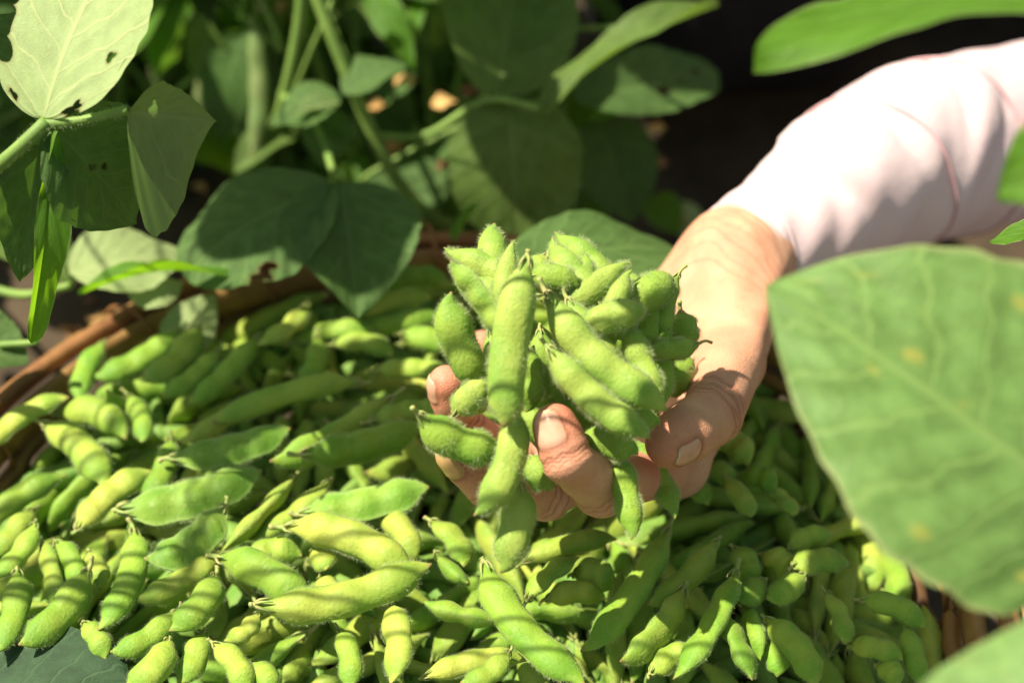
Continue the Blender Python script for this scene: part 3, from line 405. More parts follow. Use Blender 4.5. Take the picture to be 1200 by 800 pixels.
DEEP = """2,567,1094,155,653,89,824,966,162,47,197;2,632,1188,36,-416,363,850,383,638,569,351;1,365,1088,124,-1902,309,926,188,103,-604,-768;3,581,1147,167,-276,-286,836,890,102,-48,-441;3,483,1150,-5,-1891,482,854,197,86,563,-798;2,546,1069,115,-2092,-496,877,521,764,-366,-103;3,402,1080,29,-768,1009,875,87,-86,816,564;3,460,1066,104,988,855,876,42,137,-859,-492;3,460,1037,-13,727,348,886,59,156,675,-719;2,586,984,70,31,1119,915,125,171,-761,-613;3,507,1061,70,685,-693,850,253,125,-120,-952;2,489,1165,21,-101,518,851,465,680,-464,-326;2,534,1088,-16,-1930,375,893,190,-106,488,-845;2,493,1235,-18,1642,-295,768,684,-243,218,-652;3,598,1045,80,636,524,838,263,-55,16,-963;2,464,1186,39,-450,298,850,391,912,-116,-49;2,530,1109,4,-1620,778,900,625,495,-301,-523;3,460,1164,68,920,962,821,667,332,-301,-595;2,503,1052,103,753,910,860,38,-67,-602,-795;2,545,1169,38,-1123,-366,888,128,823,531,156;3,551,1047,106,623,74,822,819,163,103,540;2,606,1060,102,1513,-448,767,119,760,633,92;2,554,1024,81,1020,43,803,922,223,88,304;2,484,1056,34,-918,1149,911,500,284,-62,-815;f,594,1170,-41,594,542,823,362,-765,486,-217;3,579,1204,62,956,-643,845,597,528,-315,-516;2,592,1095,-19,834,298,848,844,-166,-4,510;2,469,983,136,-1015,1280,931,60,-412,909,9;3,460,1052,13,426,859,887,126,-54,949,285;3,537,1155,-6,-27,-326,884,221,-467,647,-561;2,495,1189,63,-1806,593,889,51,-237,656,715;3,585,1241,199,-1842,-464,792,641,108,-116,-751;3,460,1112,89,-949,-211,905,465,107,-545,-690;3,509,1214,37,214,763,863,64,-86,207,-972;3,549,1274,23,-770,-2,947,799,546,58,246;2,464,1350,115,-1155,80,880,318,812,-486,-53;2,550,981,66,-615,305,899,348,281,-736,-508;2,507,1096,53,-692,-267,904,811,429,-330,-223;3,468,1151,158,-450,1031,925,62,146,602,783;2,463,1093,28,-755,398,897,130,-27,958,253;2,587,1112,146,-1212,338,854,931,245,10,271;3,460,1158,-10,-165,-58,863,826,54,80,-556;2,473,1136,-1,123,-508,924,683,-378,183,-598;3,477,1063,61,-538,-121,859,323,60,348,878;3,475,1047,69,-26,143,840,0,14,921,390;2,607,1188,-20,550,-613,893,426,-592,-560,392;2,637,1176,145,-527,1292,950,656,642,322,233;3,549,972,44,-390,-163,911,8,-98,-779,-619;2,549,1049,-47,1277,128,791,479,-138,-289,817;3,616,1038,102,-210,1252,889,139,-86,203,965;3,595,1090,44,-1572,-254,868,637,496,346,478;2,426,1120,-6,-722,-756,872,586,-444,552,-394;3,611,1022,40,-833,1209,896,214,489,682,500;3,492,1203,15,867,-109,893,735,500,-373,-265;2,505,1067,27,237,-251,907,784,448,-255,-344;2,531,1058,31,945,447,815,685,576,-271,-354;3,541,948,62,-840,745,836,477,136,251,832;2,476,1163,15,-1333,-420,837,78,154,-974,-149;3,549,1164,56,-1640,-799,835,713,-651,-255,50;2,640,1052,20,-873,-547,894,462,598,519,399;3,474,1254,62,950,-349,880,566,524,-564,-296;2,547,1101,78,-1267,631,834,546,620,418,378;1,314,1179,38,-1322,-525,879,353,-52,-590,-724;2,542,1020,4,453,529,836,584,557,-412,-422;2,516,1161,64,84,-887,878,270,507,723,385;2,567,1158,-15,-1340,-84,879,324,-904,-195,199;3,539,1123,57,1149,-812,859,438,219,554,673;2,576,1094,74,-1507,596,864,904,426,-5,-33;2,501,870,144,426,747,828,378,32,-108,-919;2,483,996,19,-1574,-694,797,320,168,457,813;3,509,1020,58,200,1057,871,93,89,-738,663;2,632,1067,62,-1166,1174,932,509,319,-669,-438;2,560,1146,50,1318,279,795,252,155,410,863;2,590,1095,62,-1546,243,866,332,-683,-583,290;3,510,1350,62,-669,256,852,402,169,344,832;2,548,1044,138,546,1242,822,850,121,-88,-505;3,460,1088,-1,478,1246,851,924,145,-150,-320;2,434,1011,92,781,-462,807,706,186,-171,-662;1,337,1091,6,82,39,843,911,412,-30,3;f,618,1102,126,471,451,824,818,108,75,560;3,479,978,18,-777,618,899,595,750,-290,-12;2,450,1234,8,-689,108,876,214,58,681,698;3,538,1084,31,-599,256,843,748,617,-156,-186;3,584,946,-23,251,-342,822,557,-475,-444,517;2,511,1134,56,-715,1385,929,120,-15,988,-97;2,498,1025,105,741,642,835,599,660,-327,-314;3,502,1038,75,-1325,-599,810,770,271,-195,-544;2,461,1171,103,-2022,-664,875,690,674,-109,-240;2,572,1184,48,-1782,-767,791,192,234,-675,-673;1,362,995,32,-1406,-231,872,165,415,-460,-767;2,533,992,104,1034,7,800,94,701,698,112;2,421,1042,12,-1327,369,889,773,-488,159,-373;3,597,1301,-38,698,1071,848,621,115,70,772;3,536,1186,13,-105,923,867,345,-22,-122,-930;3,460,1129,-8,-696,485,900,858,-499,10,-122;3,517,1022,32,-1856,707,902,503,217,-486,-681;2,472,1139,91,449,-479,824,840,279,154,439;3,490,1227,-38,661,-195,828,137,-712,683,-90;2,601,1022,58,1132,918,803,838,350,-146,-392;2,510,1026,31,-1453,453,819,661,299,-286,-626;3,494,1117,66,-1386,-635,852,437,270,607,607;2,532,1152,79,-521,1199,942,307,122,592,735;2,545,1057,-46,-1701,272,876,302,-234,519,-765;3,446,1098,1,-383,1102,917,149,160,-168,-961;2,473,1063,-1,-502,-768,911,988,-120,38,92;3,501,1071,103,-1134,-789,868,407,265,636,600;2,623,1275,53,-215,-78,844,271,962,-22,-11;2,523,1170,42,-189,932,851,92,291,-918,-253;3,558,1104,-15,-1630,-57,830,615,-202,153,-747;2,476,1253,25,1161,-643,800,390,208,364,820;3,568,1188,86,79,569,849,198,54,-288,-935;2,500,1014,25,-786,922,839,5,20,-718,-696;2,545,1121,69,-2004,136,840,309,706,-598,-221;3,521,999,-5,-2068,40,879,812,-241,258,-465;2,454,946,95,-48,-483,827,161,619,743,198;2,539,1031,67,337,-254,826,674,333,288,592;3,625,1076,119,1172,-14,795,695,81,-68,-711;2,507,929,32,-1723,943,883,325,230,-624,-672;2,537,1005,22,356,1439,814,129,112,661,731;2,556,1300,2,-893,1447,877,155,18,-159,-975;2,494,993,38,1411,344,783,827,456,-129,-302;3,544,983,39,-241,386,842,388,916,99,42;2,456,1141,93,725,-771,813,265,914,297,72;2,464,1162,52,157,-484,850,15,536,-832,-141;f,419,1083,62,1395,-388,765,16,-41,-878,-477;3,460,1106,119,-391,-435,834,951,239,-48,-187;3,550,1208,52,-1312,884,901,118,402,730,540;2,522,1112,73,-107,838,848,334,917,205,70;2,508,1087,12,1429,-641,774,483,655,-460,-354;f,630,1178,24,382,490,829,630,574,-343,-394;2,607,888,83,1359,341,782,726,188,163,641;2,508,892,-21,-396,-521,826,563,-818,98,-66;2,597,1035,115,-1194,507,872,687,681,123,221;3,596,972,70,407,-86,822,443,100,-193,-870;3,516,1086,2,775,-138,816,486,684,-430,-332;f,577,1054,58,-1332,-667,799,316,60,217,921;2,513,945,16,1342,-68,778,659,749,-18,-69;2,514,1174,23,366,996,857,84,991,92,52;f,602,1007,137,-152,174,829,987,109,14,117;2,616,1050,12,-939,1272,890,11,160,-477,-864;3,608,1111,73,-1911,-465,857,81,151,-836,-522;3,579,1163,40,67,1258,895,561,566,-380,-468;3,558,1116,61,196,1236,921,469,569,-503,-450;2,640,996,72,1198,411,798,918,284,105,258;3,541,1060,77,949,-443,802,219,58,-341,-913;3,507,1025,84,122,858,841,403,81,-200,-889;2,542,1176,60,-1033,498,840,619,278,298,671;3,522,1044,-27,940,204,812,49,3,-522,852;2,511,1179,12,399,-805,841,27,-467,-871,146;3,486,1264,36,-356,-792,838,476,480,516,526;2,499,1049,38,-1947,-231,778,605,769,-180,-104;f,576,1068,88,-79,439,834,7,14,-987,-157;3,553,1080,146,-1725,141,859,247,262,-424,-831;f,541,1101,-3,-17,92,831,651,-593,337,-334;2,571,973,23,-505,-679,827,508,463,485,540;2,448,999,53,-2048,90,777,166,110,-378,-904;3,603,1247,-14,859,-187,835,49,-101,988,-103;3,557,1289,32,-1976,-395,787,556,413,435,575;3,494,1067,19,1522,-705,828,484,171,-590,-623;f,595,1231,34,314,101,828,910,257,-74,-316;3,521,1054,-7,-1378,130,818,553,-712,-359,242;3,460,1085,20,822,-594,809,102,65,-607,-785;2,549,1164,29,-655,-396,835,267,386,-726,-503;2,485,914,73,411,-353,817,828,207,134,504;3,531,931,15,612,446,824,586,732,-260,-230;3,550,1051,10,-1385,796,887,788,241,-205,-528;3,640,1215,123,-592,1199,878,236,111,-207,-943;3,545,1012,24,-2040,0,775,76,203,-838,-501;3,508,1213,68,-1097,1084,836,735,330,-261,-532;2,517,1182,-4,-433,-684,841,705,-676,-153,154;3,592,1032,-24,-120,739,867,137,242,-696,-662;3,533,1145,19,676,-492,820,651,602,322,334;2,634,940,102,-428,-476,828,711,146,137,674;3,506,864,47,-509,-338,824,810,276,164,490;3,559,1107,20,-1200,-194,821,200,340,797,458;2,490,1141,7,-1514,882,901,642,430,-295,-562;2,559,1174,49,-1161,1138,832,23,9,923,385;3,539,957,30,1048,532,806,549,217,-302,-748;3,534,1252,137,-12,-939,884,659,440,-223,-567;2,630,1162,28,-670,-704,833,771,555,176,257;2,507,1027,149,-1708,545,806,557,100,-124,-815;2,414,999,49,-843,-660,823,38,35,-512,-858;3,460,1221,41,81,-641,878,685,529,-234,-443;3,540,1208,72,1023,832,817,696,196,-190,-664;3,461,1186,84,430,-350,869,741,305,-100,-590;2,549,1082,46,-2151,-36,840,580,304,-297,-695;2,476,1145,40,-310,1130,895,394,-29,-460,795;2,457,984,-16,-2032,-483,771,772,-457,199,-394;3,574,1036,192,-1185,971,828,845,93,-73,-522;2,559,1243,82,-105,1487,828,20,60,952,299;3,560,1126,129,1091,-927,860,717,607,-275,-204;3,504,1109,7,-121,1401,869,353,-59,-230,-905;2,606,1103,-97,-2243,-292,861,535,-492,-495,476;2,514,1192,23,1486,-1162,775,302,-771,-542,144;2,430,1180,-12,-606,-1291,858,72,420,766,482;3,518,852,-25,647,1272,810,629,-760,130,-98;3,529,1008,77,-1696,690,806,41,304,-930,-201;f,541,1000,59,196,-856,811,142,50,250,956;3,493,1085,112,-219,-819,922,91,135,-691,-704;f,621,855,24,-754,-1092,802,157,206,-734,-628;2,454,1114,9,-34,-1033,937,345,206,525,750;2,490,980,75,-521,-1172,816,245,69,247,935;f,624,1077,65,-1351,-870,796,182,854,-478,-98;2,547,1068,66,-1168,-408,818,198,646,-704,-220;1,351,1238,70,272,-998,915,527,810,-106,-235;2,626,1193,56,178,-1170,822,526,323,-394,-680;2,454,897,47,-884,147,889,468,344,-495,-646;3,555,976,26,-1356,1137,867,26,-508,802,-313;2,517,1001,55,-162,-958,867,570,601,-472,-302;f,491,1253,-13,1153,677,801,432,-475,566,-517;2,436,1010,139,77,-1128,817,591,97,-110,-793;3,600,1190,105,1445,-984,824,324,583,699,259;3,460,886,42,709,-905,800,569,819,67,24;2,456,1101,49,-99,-780,831,537,492,456,513;f,422,1082,43,555,-86,811,258,119,-422,-861;2,468,1037,27,-174,-1284,816,546,748,301,228;3,623,1178,35,442,-1107,816,334,470,648,498;f,552,1124,89,-1631,-680,787,14,-24,176,984;2,545,1275,152,1024,-1022,853,54,157,359,919;f,460,1174,100,963,576,808,469,141,222,843;2,571,1140,97,-863,-472,829,687,155,-154,-693;2,456,1135,70,-985,-524,826,642,343,-321,-606;2,518,1061,12,-1870,348,837,296,228,796,476;2,617,1118,93,-1887,-1145,833,458,884,-89,-32;3,494,940,9,-602,1256,832,56,46,-668,-740;2,502,944,103,-1636,-1107,782,461,131,-187,-857;2,503,1026,80,-1525,-246,802,440,143,-237,-854;3,551,914,20,-498,-142,828,833,440,148,302;3,557,1069,81,-550,592,854,226,214,-641,-701;3,510,911,52,-1629,547,805,857,400,-156,-287;2,547,1105,11,-2221,-80,799,436,625,446,470;1,322,1020,73,-550,1269,834,334,426,694,475;2,500,1300,58,-958,-1023,836,21,-645,-763,43;2,494,1204,126,1315,-1084,779,219,958,183,16;3,460,940,0,14,621,843,981,77,14,180;3,477,968,-5,-636,894,842,299,-502,688,-430;3,530,1261,36,-1106,-1301,857,655,741,-28,143;2,571,913,108,-6,-835,821,568,90,-118,-810;3,636,1108,-45,291,-963,822,215,-767,588,-139;2,464,1157,47,-1388,-148,828,942,-145,96,-287;3,531,1068,63,-2056,-933,832,429,606,532,407;2,502,1071,-57,156,-122,831,831,-312,-166,430;2,517,1060,-23,-1162,321,831,680,-448,314,-487;2,481,1221,78,-1451,-1180,821,107,128,-809,-564;2,463,1030,-3,589,873,830,17,2,-717,697;1,342,1134,57,-2232,-507,761,521,335,435,654;3,571,1186,110,-49,-1052,828,935,205,59,282;2,558,1170,110,-1426,-909,825,110,-411,904,-34;3,602,864,-19,-1262,462,820,518,-800,245,-178;2,553,1282,26,-1063,-1076,822,549,533,-431,-478;2,465,871,35,-462,-1165,813,628,419,346,557;2,524,983,64,-83,-1115,818,242,858,-431,-138;3,462,1152,38,1350,-699,780,502,574,-476,-438;3,489,1122,84,-766,-1161,843,112,329,-802,-485;2,493,1065,88,-688,-232,831,883,192,82,420;2,417,1079,40,-644,-956,825,180,176,-641,-725;2,472,914,94,-952,-821,815,235,66,-202,-948;3,460,997,53,-1623,238,806,302,850,397,168;2,415,1144,51,197,1157,841,220,106,428,870;2,457,1068,98,-529,-1037,885,467,771,-346,-259;2,475,1178,108,-247,-1143,826,890,283,-98,-343;3,598,1057,-6,-1031,189,834,654,-725,-165,140;3,460,1024,141,-1368,-254,808,275,27,153,949;3,460,1123,31,-221,-1063,884,566,224,503,613;2,480,850,-27,262,-680,816,821,-306,-167,452;2,423,957,36,664,-768,807,196,428,786,400;3,536,1030,29,907,-1147,797,101,552,-819,-118;f,495,1200,138,65,-310,823,975,136,-18,-174;2,617,976,78,-168,1547,814,21,26,768,640;2,527,878,46,874,598,812,732,479,276,398;3,499,1047,67,86,-480,829,853,312,-137,-395;3,505,1142,43,-1524,-930,873,763,573,-113,-276;f,519,1075,47,-929,-259,814,381,923,-57,-10;3,539,885,-8,-998,15,823,386,-461,-613,512;f,452,850,35,9,-634,812,579,234,-288,-726;3,529,1093,107,-1790,842,803,392,150,-286,-861;2,538,1062,-18,-396,1502,822,91,-53,-381,918;2,575,1166,125,1166,-878,810,379,-58,-36,923;2,554,883,99,-2097,127,795,663,-217,-118,707;2,535,1110,9,-297,1213,881,74,298,821,482;2,603,1305,21,-400,-1052,895,293,355,656,597;2,628,1148,39,-1241,-960,886,242,36,239,940;f,405,1149,-26,-1468,-385,797,229,-212,689,-655;2,585,1125,70,855,-1066,803,371,408,-614,-564;2,453,1007,37,664,-996,805,40,42,418,907;3,507,909,69,-89,1270,829,346,118,-358,-859;f,570,850,58,344,1130,815,200,590,-750,-223;2,578,1089,83,-257,580,848,585,142,186,776;2,563,884,112,-845,-967,813,635,112,-113,-756;2,637,1037,97,865,-839,800,807,174,119,552;f,524,1161,8,-1633,-304,791,106,803,-582,-66;3,485,957,110,-787,226,834,930,198,-67,-303;f,501,1046,23,-764,543,831,503,844,154,103;2,518,1052,15,816,424,851,840,387,-225,-306;3,513,1140,47,-1171,-1128,811,447,607,-520,-402;3,465,945,116,-1879,-1173,766,302,27,139,943;2,527,1053,57,-550,-1099,821,394,785,420,229;3,549,904,131,-148,-437,826,723,99,-91,-678;3,460,1013,53,852,125,813,472,632,488,372;2,513,914,5,-2159,-820,756,762,363,-250,-474;3,591,1087,111,15,964,844,104,621,768,121;3,575,1191,78,1009,-1098,794,218,800,539,151;3,588,967,82,-1394,213,815,921,226,-88,-306;3,552,870,149,-2121,182,768,17,473,-876,-91;2,496,1055,35,-2000,-83,777,729,672,55,114;3,517,1141,-56,-1274,-900,812,308,-111,382,-865;2,573,1113,-5,-1230,-1202,809,142,-105,601,-780;3,485,1078,113,531,-532,819,474,99,-193,-853;f,494,1027,-32,579,302,817,156,-137,-712,670;3,531,984,69,-915,460,837,663,468,-337,-477;2,521,1006,74,752,1162,816,120,471,849,208;3,531,1066,101,-1608,-1025,791,182,20,214,960;2,485,925,92,-843,1260,824,585,169,265,748;2,510,1194,82,-982,-272,851,319,494,722,364;2,581,973,89,-2062,-105,769,339,97,-160,-922;3,534,1220,25,-1955,193,804,984,145,-60,81;2,519,1105,125,-853,60,835,982,185,-17,-36;2,488,1157,114,1005,-271,803,419,62,-165,-891;2,598,1141,66,-299,-799,832,100,36,-323,-940;2,474,1335,71,-417,844,880,685,-174,-40,707;2,521,927,17,-263,-21,833,428,638,519,375;3,475,1024,34,-583,549,844,460,257,415,741;f,502,936,56,744,331,808,948,292,55,115;f,496,858,40,1105,-442,776,891,453,37,11;f,581,994,-77,-1198,-104,806,205,-53,-196,957;2,501,1077,42,-530,762,849,657,138,139,728;3,522,1019,31,-1714,-382,791,446,533,-550,-463;2,564,1015,51,-1780,-567,786,960,276,-19,42;f,467,1185,142,-459,1004,837,800,103,82,586;3,638,1036,68,-1308,755,826,320,758,521,227;3,491,1112,16,-2018,-871,776,108,734,-663,-97;2,489,1211,30,-1930,-911,782,366,497,624,479;2,390,1214,68,-1652,-983,796,709,497,265,425;2,409,992,84,-1566,-197,799,648,135,147,735;2,608,979,105,-877,1066,833,559,99,170,806;3,535,1020,55,1231,-837,780,347,150,299,876;2,545,1143,71,1530,-770,766,134,603,761,196;3,460,1089,-59,-637,-600,831,332,-749,525,-231;2,404,1086,59,677,987,827,795,598,79,70;2,533,1068,86,-25,1236,839,784,493,221,307;f,640,1090,28,-1383,296,810,780,492,187,339;f,521,1158,-27,1241,-921,772,270,-131,359,-884;f,497,1108,21,528,1022,821,252,138,-512,-809;2,479,927,110,-832,-200,823,474,83,-127,-867;2,525,934,51,1271,-220,780,518,468,-475,-536;3,469,897,40,888,37,804,77,208,865,451;3,611,1087,0,-1388,1215,825,294,4,110,-949;2,577,1040,27,948,34,808,604,405,-360,-584;3,537,1222,166,-1755,337,809,883,160,-93,-432;2,624,1136,21,-429,23,842,68,108,-838,-530;3,460,1077,91,-1888,-234,786,708,225,192,641;3,556,1030,-12,-1913,-1072,773,582,-632,-395,326;2,541,992,76,641,-1164,805,205,238,668,675;f,446,1078,4,791,763,815,398,249,-509,-721;2,640,1017,56,-895,-434,823,48,211,-940,-265;2,600,1124,13,-713,631,848,880,419,96,201;3,493,1130,125,-1373,77,820,258,43,207,943;1,302,1194,-85,-1558,948,819,491,-865,77,-73;3,465,996,60,-1086,-417,818,621,300,-313,-653;3,608,850,55,-504,1456,889,28,160,600,783;3,586,1057,83,-2155,-219,881,371,656,-519,-404;2,517,1177,107,-1911,-817,866,541,800,-192,-172;3,463,1110,122,-1839,-1016,857,436,833,-291,-176;2,487,961,12,-1757,675,864,96,122,-587,-794;3,524,1139,-1,-629,1449,848,265,4,207,-942;2,476,961,105,-2056,-599,827,134,81,-171,-973;3,516,1127,36,307,1199,835,199,216,707,644;3,550,1012,39,225,1191,833,236,356,-774,-467;2,489,980,148,177,1452,845,103,-279,-953,49;3,491,1102,21,-2168,-943,850,304,751,-579,-92;3,506,857,27,-1511,1107,859,253,309,-796,-455;3,484,961,135,-945,1401,815,103,28,-215,-971;3,549,1157,-2,-620,1333,881,822,398,300,275;3,490,1024,85,-2069,-443,769,671,239,-235,-662;2,522,1186,4,-1790,735,827,170,229,-540,-792;2,457,1022,-48,-1403,696,821,46,-40,-333,941;2,524,1011,5,68,1380,828,55,46,775,628;3,580,1060,90,-2100,-1096,758,797,198,-137,-554;2,431,1117,36,-1737,503,808,696,650,-227,-203;3,568,1184,25,-881,1204,839,88,30,501,861;3,640,1099,116,-1778,17,796,725,142,-118,-663;2,625,1104,-8,-1282,1052,828,2,20,867,-498;3,458,1224,37,-2152,-768,816,795,332,-51,-506;2,640,1139,-25,-458,1447,828,32,-118,-924,364;3,569,969,109,-1569,773,811,708,157,-153,-671;2,514,1181,29,-315,1065,849,352,520,-650,-427;3,398,1119,-9,-2147,-521,771,194,-765,589,-173;3,560,988,-4,-1511,550,817,339,-245,571,-706;3,532,1138,29,-888,1306,831,41,6,501,864;2,541,1105,32,-1549,853,818,84,7,415,906;3,572,1042,18,-1882,304,795,313,949,-10,25;3,479,1089,77,-537,1127,843,225,74,-309,-921;3,414,1049,-9,-1807,-1088,780,382,-452,622,-512;3,484,939,0,-716,1310,827,457,-73,-93,882;2,527,1210,-31,36,1191,858,58,295,-952,47;2,548,985,-26,-2183,-919,753,558,-567,432,-425;3,403,926,36,-1700,69,795,726,355,-255,-531;2,513,1100,78,-1295,959,827,111,11,285,952;3,460,1057,3,-309,1342,836,62,24,712,699;3,530,1003,61,-1330,996,821,157,580,-772,-207;3,484,939,62,-74,1338,826,317,106,-369,-867;2,503,1097,36,-1845,19,792,472,645,-482,-359;3,504,1200,91,882,-1555,784,869,267,-87,-408;3,611,1080,61,-60,-2307,759,7,8,297,955;2,569,967,17,94,-2214,761,706,707,-21,-37;2,493,1203,66,-1205,-2051,767,403,147,278,860;2,550,1049,62,16,-1660,798,340,133,-307,-879;2,552,1012,31,-1347,-1754,773,440,199,-305,-821;2,480,1053,29,-1096,-1403,801,527,845,68,66;3,548,1167,9,79,-1365,819,678,735,22,10;3,568,1166,170,783,-1594,785,444,92,112,884;3,640,1175,53,-224,-1639,806,830,416,151,339;3,597,999,13,-280,-1835,791,671,563,289,386;3,546,1164,61,-296,-2134,776,807,389,165,412;2,456,1035,27,-1523,-1338,786,614,247,-265,-702;2,526,1104,67,-418,-1716,799,838,354,140,391;2,423,969,31,-1684,-1456,769,657,745,-98,-59;2,636,1212,77,-80,-1883,793,0,5,240,971;3,532,1146,79,380,-1411,806,694,265,215,634;3,514,894,77,-1414,-1446,779,667,192,171,699;1,354,1109,83,559,-1502,798,273,228,532,768;f,497,963,31,778,-1351,777,499,847,-141,-115;2,640,1103,97,-409,-1462,811,581,130,-141,-791;3,497,1184,105,1318,-1267,770,660,212,193,694;3,482,1198,44,-1162,-1784,785,708,668,-160,-165;3,499,1081,31,-619,-1752,795,318,399,-641,-574;2,435,1189,39,-1011,-1613,799,553,753,-285,-215;2,473,1142,127,-655,-1443,812,967,216,-31,-133;3,529,997,47,-686,-1762,790,389,880,-246,-117;3,563,1163,95,1127,-1282,780,885,221,-64,-404;2,494,1140,-26,1051,-1475,777,517,-517,504,-459;2,425,1150,-38,-1709,-1572,770,692,-720,17,-49;3,476,1178,-14,-862,-1561,807,753,-616,147,-179;f,621,1281,14,-818,-1358,805,351,395,-611,-589;2,502,1350,117,199,-2133,779,952,282,-16,-118;2,525,985,76,601,-2060,758,944,308,46,109;2,577,1124,94,-1338,-1629,783,971,239,-17,22;3,552,961,46,-893,-1982,771,683,332,-249,-601;2,505,941,142,-1251,-1926,763,979,162,-6,120;2,475,991,-32,606,-1336,796,341,-363,642,-583;2,543,1159,75,1135,-1704,762,362,151,-356,-848;3,555,1082,91,-704,-1525,805,930,290,-64,-217"""

# ------------------------------------------------------------------ setting: ground and basket
def ground():
    rng = np.random.default_rng(2); n = 130
    u = np.linspace(-1, 1, n); u = np.sign(u) * (np.abs(u) ** 3) * 30
    X, Y = np.meshgrid(u, u + .3); Z = np.zeros_like(X)
    for k in range(14):
        a, b, p = rng.normal(0, 14), rng.normal(0, 14), rng.uniform(0, 6); Z += .004 * np.sin(a * X + b * Y + p)
    Z *= np.exp(-((X ** 2 + Y ** 2) / 3.0)); Z -= .012
    V = np.stack([X, Y, Z], -1).reshape(-1, 3); F = [(i * n + j, i * n + j + 1, (i + 1) * n + j + 1, (i + 1) * n + j) for i in range(n - 1) for j in range(n - 1)]
    tag(link('ground', mesh('ground', V, F), None, [M['soil']]), kind='structure')
ground()

BC = np.array([-.03, -.04]); BR = .205; RIM = .105
def basket():
    e = empty('basket', (BC[0], BC[1], 0), 'round brown cane basket heaped with green soybean pods', 'basket')
    rng = random.Random(5)
    def prof(s): return (.145 + (BR + .004 - .145) * s ** .7, .004 + (RIM - .008) * s)     # radius, height
    a = np.linspace(0, 2 * math.pi, 97)
    def hoop(r, z, rad, sq, wav=0., k=24, ph=0., wz=0.):
        aa = a[:-1]; rr = r + wav * np.sin(k * aa + ph); P = np.stack([BC[0] + rr * np.cos(aa), BC[1] + rr * np.sin(aa), z + wz * np.sin(3 * aa + ph) + 0 * aa], 1)
        n = len(aa); seg = 8; b = np.arange(seg) * 2 * math.pi / seg; out = np.stack([np.cos(aa), np.sin(aa), 0 * aa], 1)
        V = (P[:, None] + rad * (np.cos(b)[None, :, None] * out[:, None]) + rad * sq * np.sin(b)[None, :, None] * np.array([0, 0, 1.])).reshape(-1, 3)
        F = [(i * seg + j, ((i + 1) % n) * seg + j, ((i + 1) % n) * seg + (j + 1) % seg, i * seg + (j + 1) % seg) for i in range(n) for j in range(seg)]
        return mesh('hoop', V, F)
    # three rim canes, the inner one broad and flat
    child('rim_cane', hoop(BR + .001, RIM - .002, .0042, 2.3, .0006, 9, .3, .0012), e, [M['cane']])
    child('rim_cane', hoop(BR + .0105, RIM + .006, .0040, .95, .0016, 7, 1.1, .002), e, [M['cane_red']])
    child('rim_cane', hoop(BR + .0185, RIM - .002, .0045, .95, .0014, 5, 2.0, .002), e, [M['cane']])
    # binding wraps over the rim
    for k in range(16):
        t = k * 2 * math.pi / 16 + rng.uniform(-.05, .05); out = np.array([math.cos(t), math.sin(t), 0]); c = np.array([BC[0], BC[1], RIM]); tang = np.array([-math.sin(t), math.cos(t), 0])
        pts = [c + out * (BR + dr) + np.array([0, 0, dz]) + tang * dt for dr, dz, dt in ((-.0045, -.014, 0), (-.0048, .006, .002), (.006, .0125, .004), (.018, .0085, .007), (.026, -.002, .009), (.018, -.012, .010), (.004, -.018, .010))]
        V, F = tube_geo(pts, [.0010] * 2, 14, 5); child('binding', mesh('binding', V, F), e, [M['cane_red']])
    for k in range(9):
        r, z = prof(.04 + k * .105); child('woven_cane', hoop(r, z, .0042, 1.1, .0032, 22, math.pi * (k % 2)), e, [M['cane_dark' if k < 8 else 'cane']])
    for k in range(44):
        t = k * 2 * math.pi / 44; out = np.array([math.cos(t), math.sin(t), 0])
        pts = [np.array([BC[0], BC[1], prof(s)[1]]) + out * prof(s)[0] for s in (0, .25, .5, .75, 1)]
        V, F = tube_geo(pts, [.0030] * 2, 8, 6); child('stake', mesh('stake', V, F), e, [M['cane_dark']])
    V = [(BC[0], BC[1], .004)] + [(BC[0] + .146 * math.cos(t), BC[1] + .146 * math.sin(t), .004) for t in a[:-1]]
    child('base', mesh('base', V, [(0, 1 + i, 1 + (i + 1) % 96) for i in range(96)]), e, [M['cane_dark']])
    return e
basket()

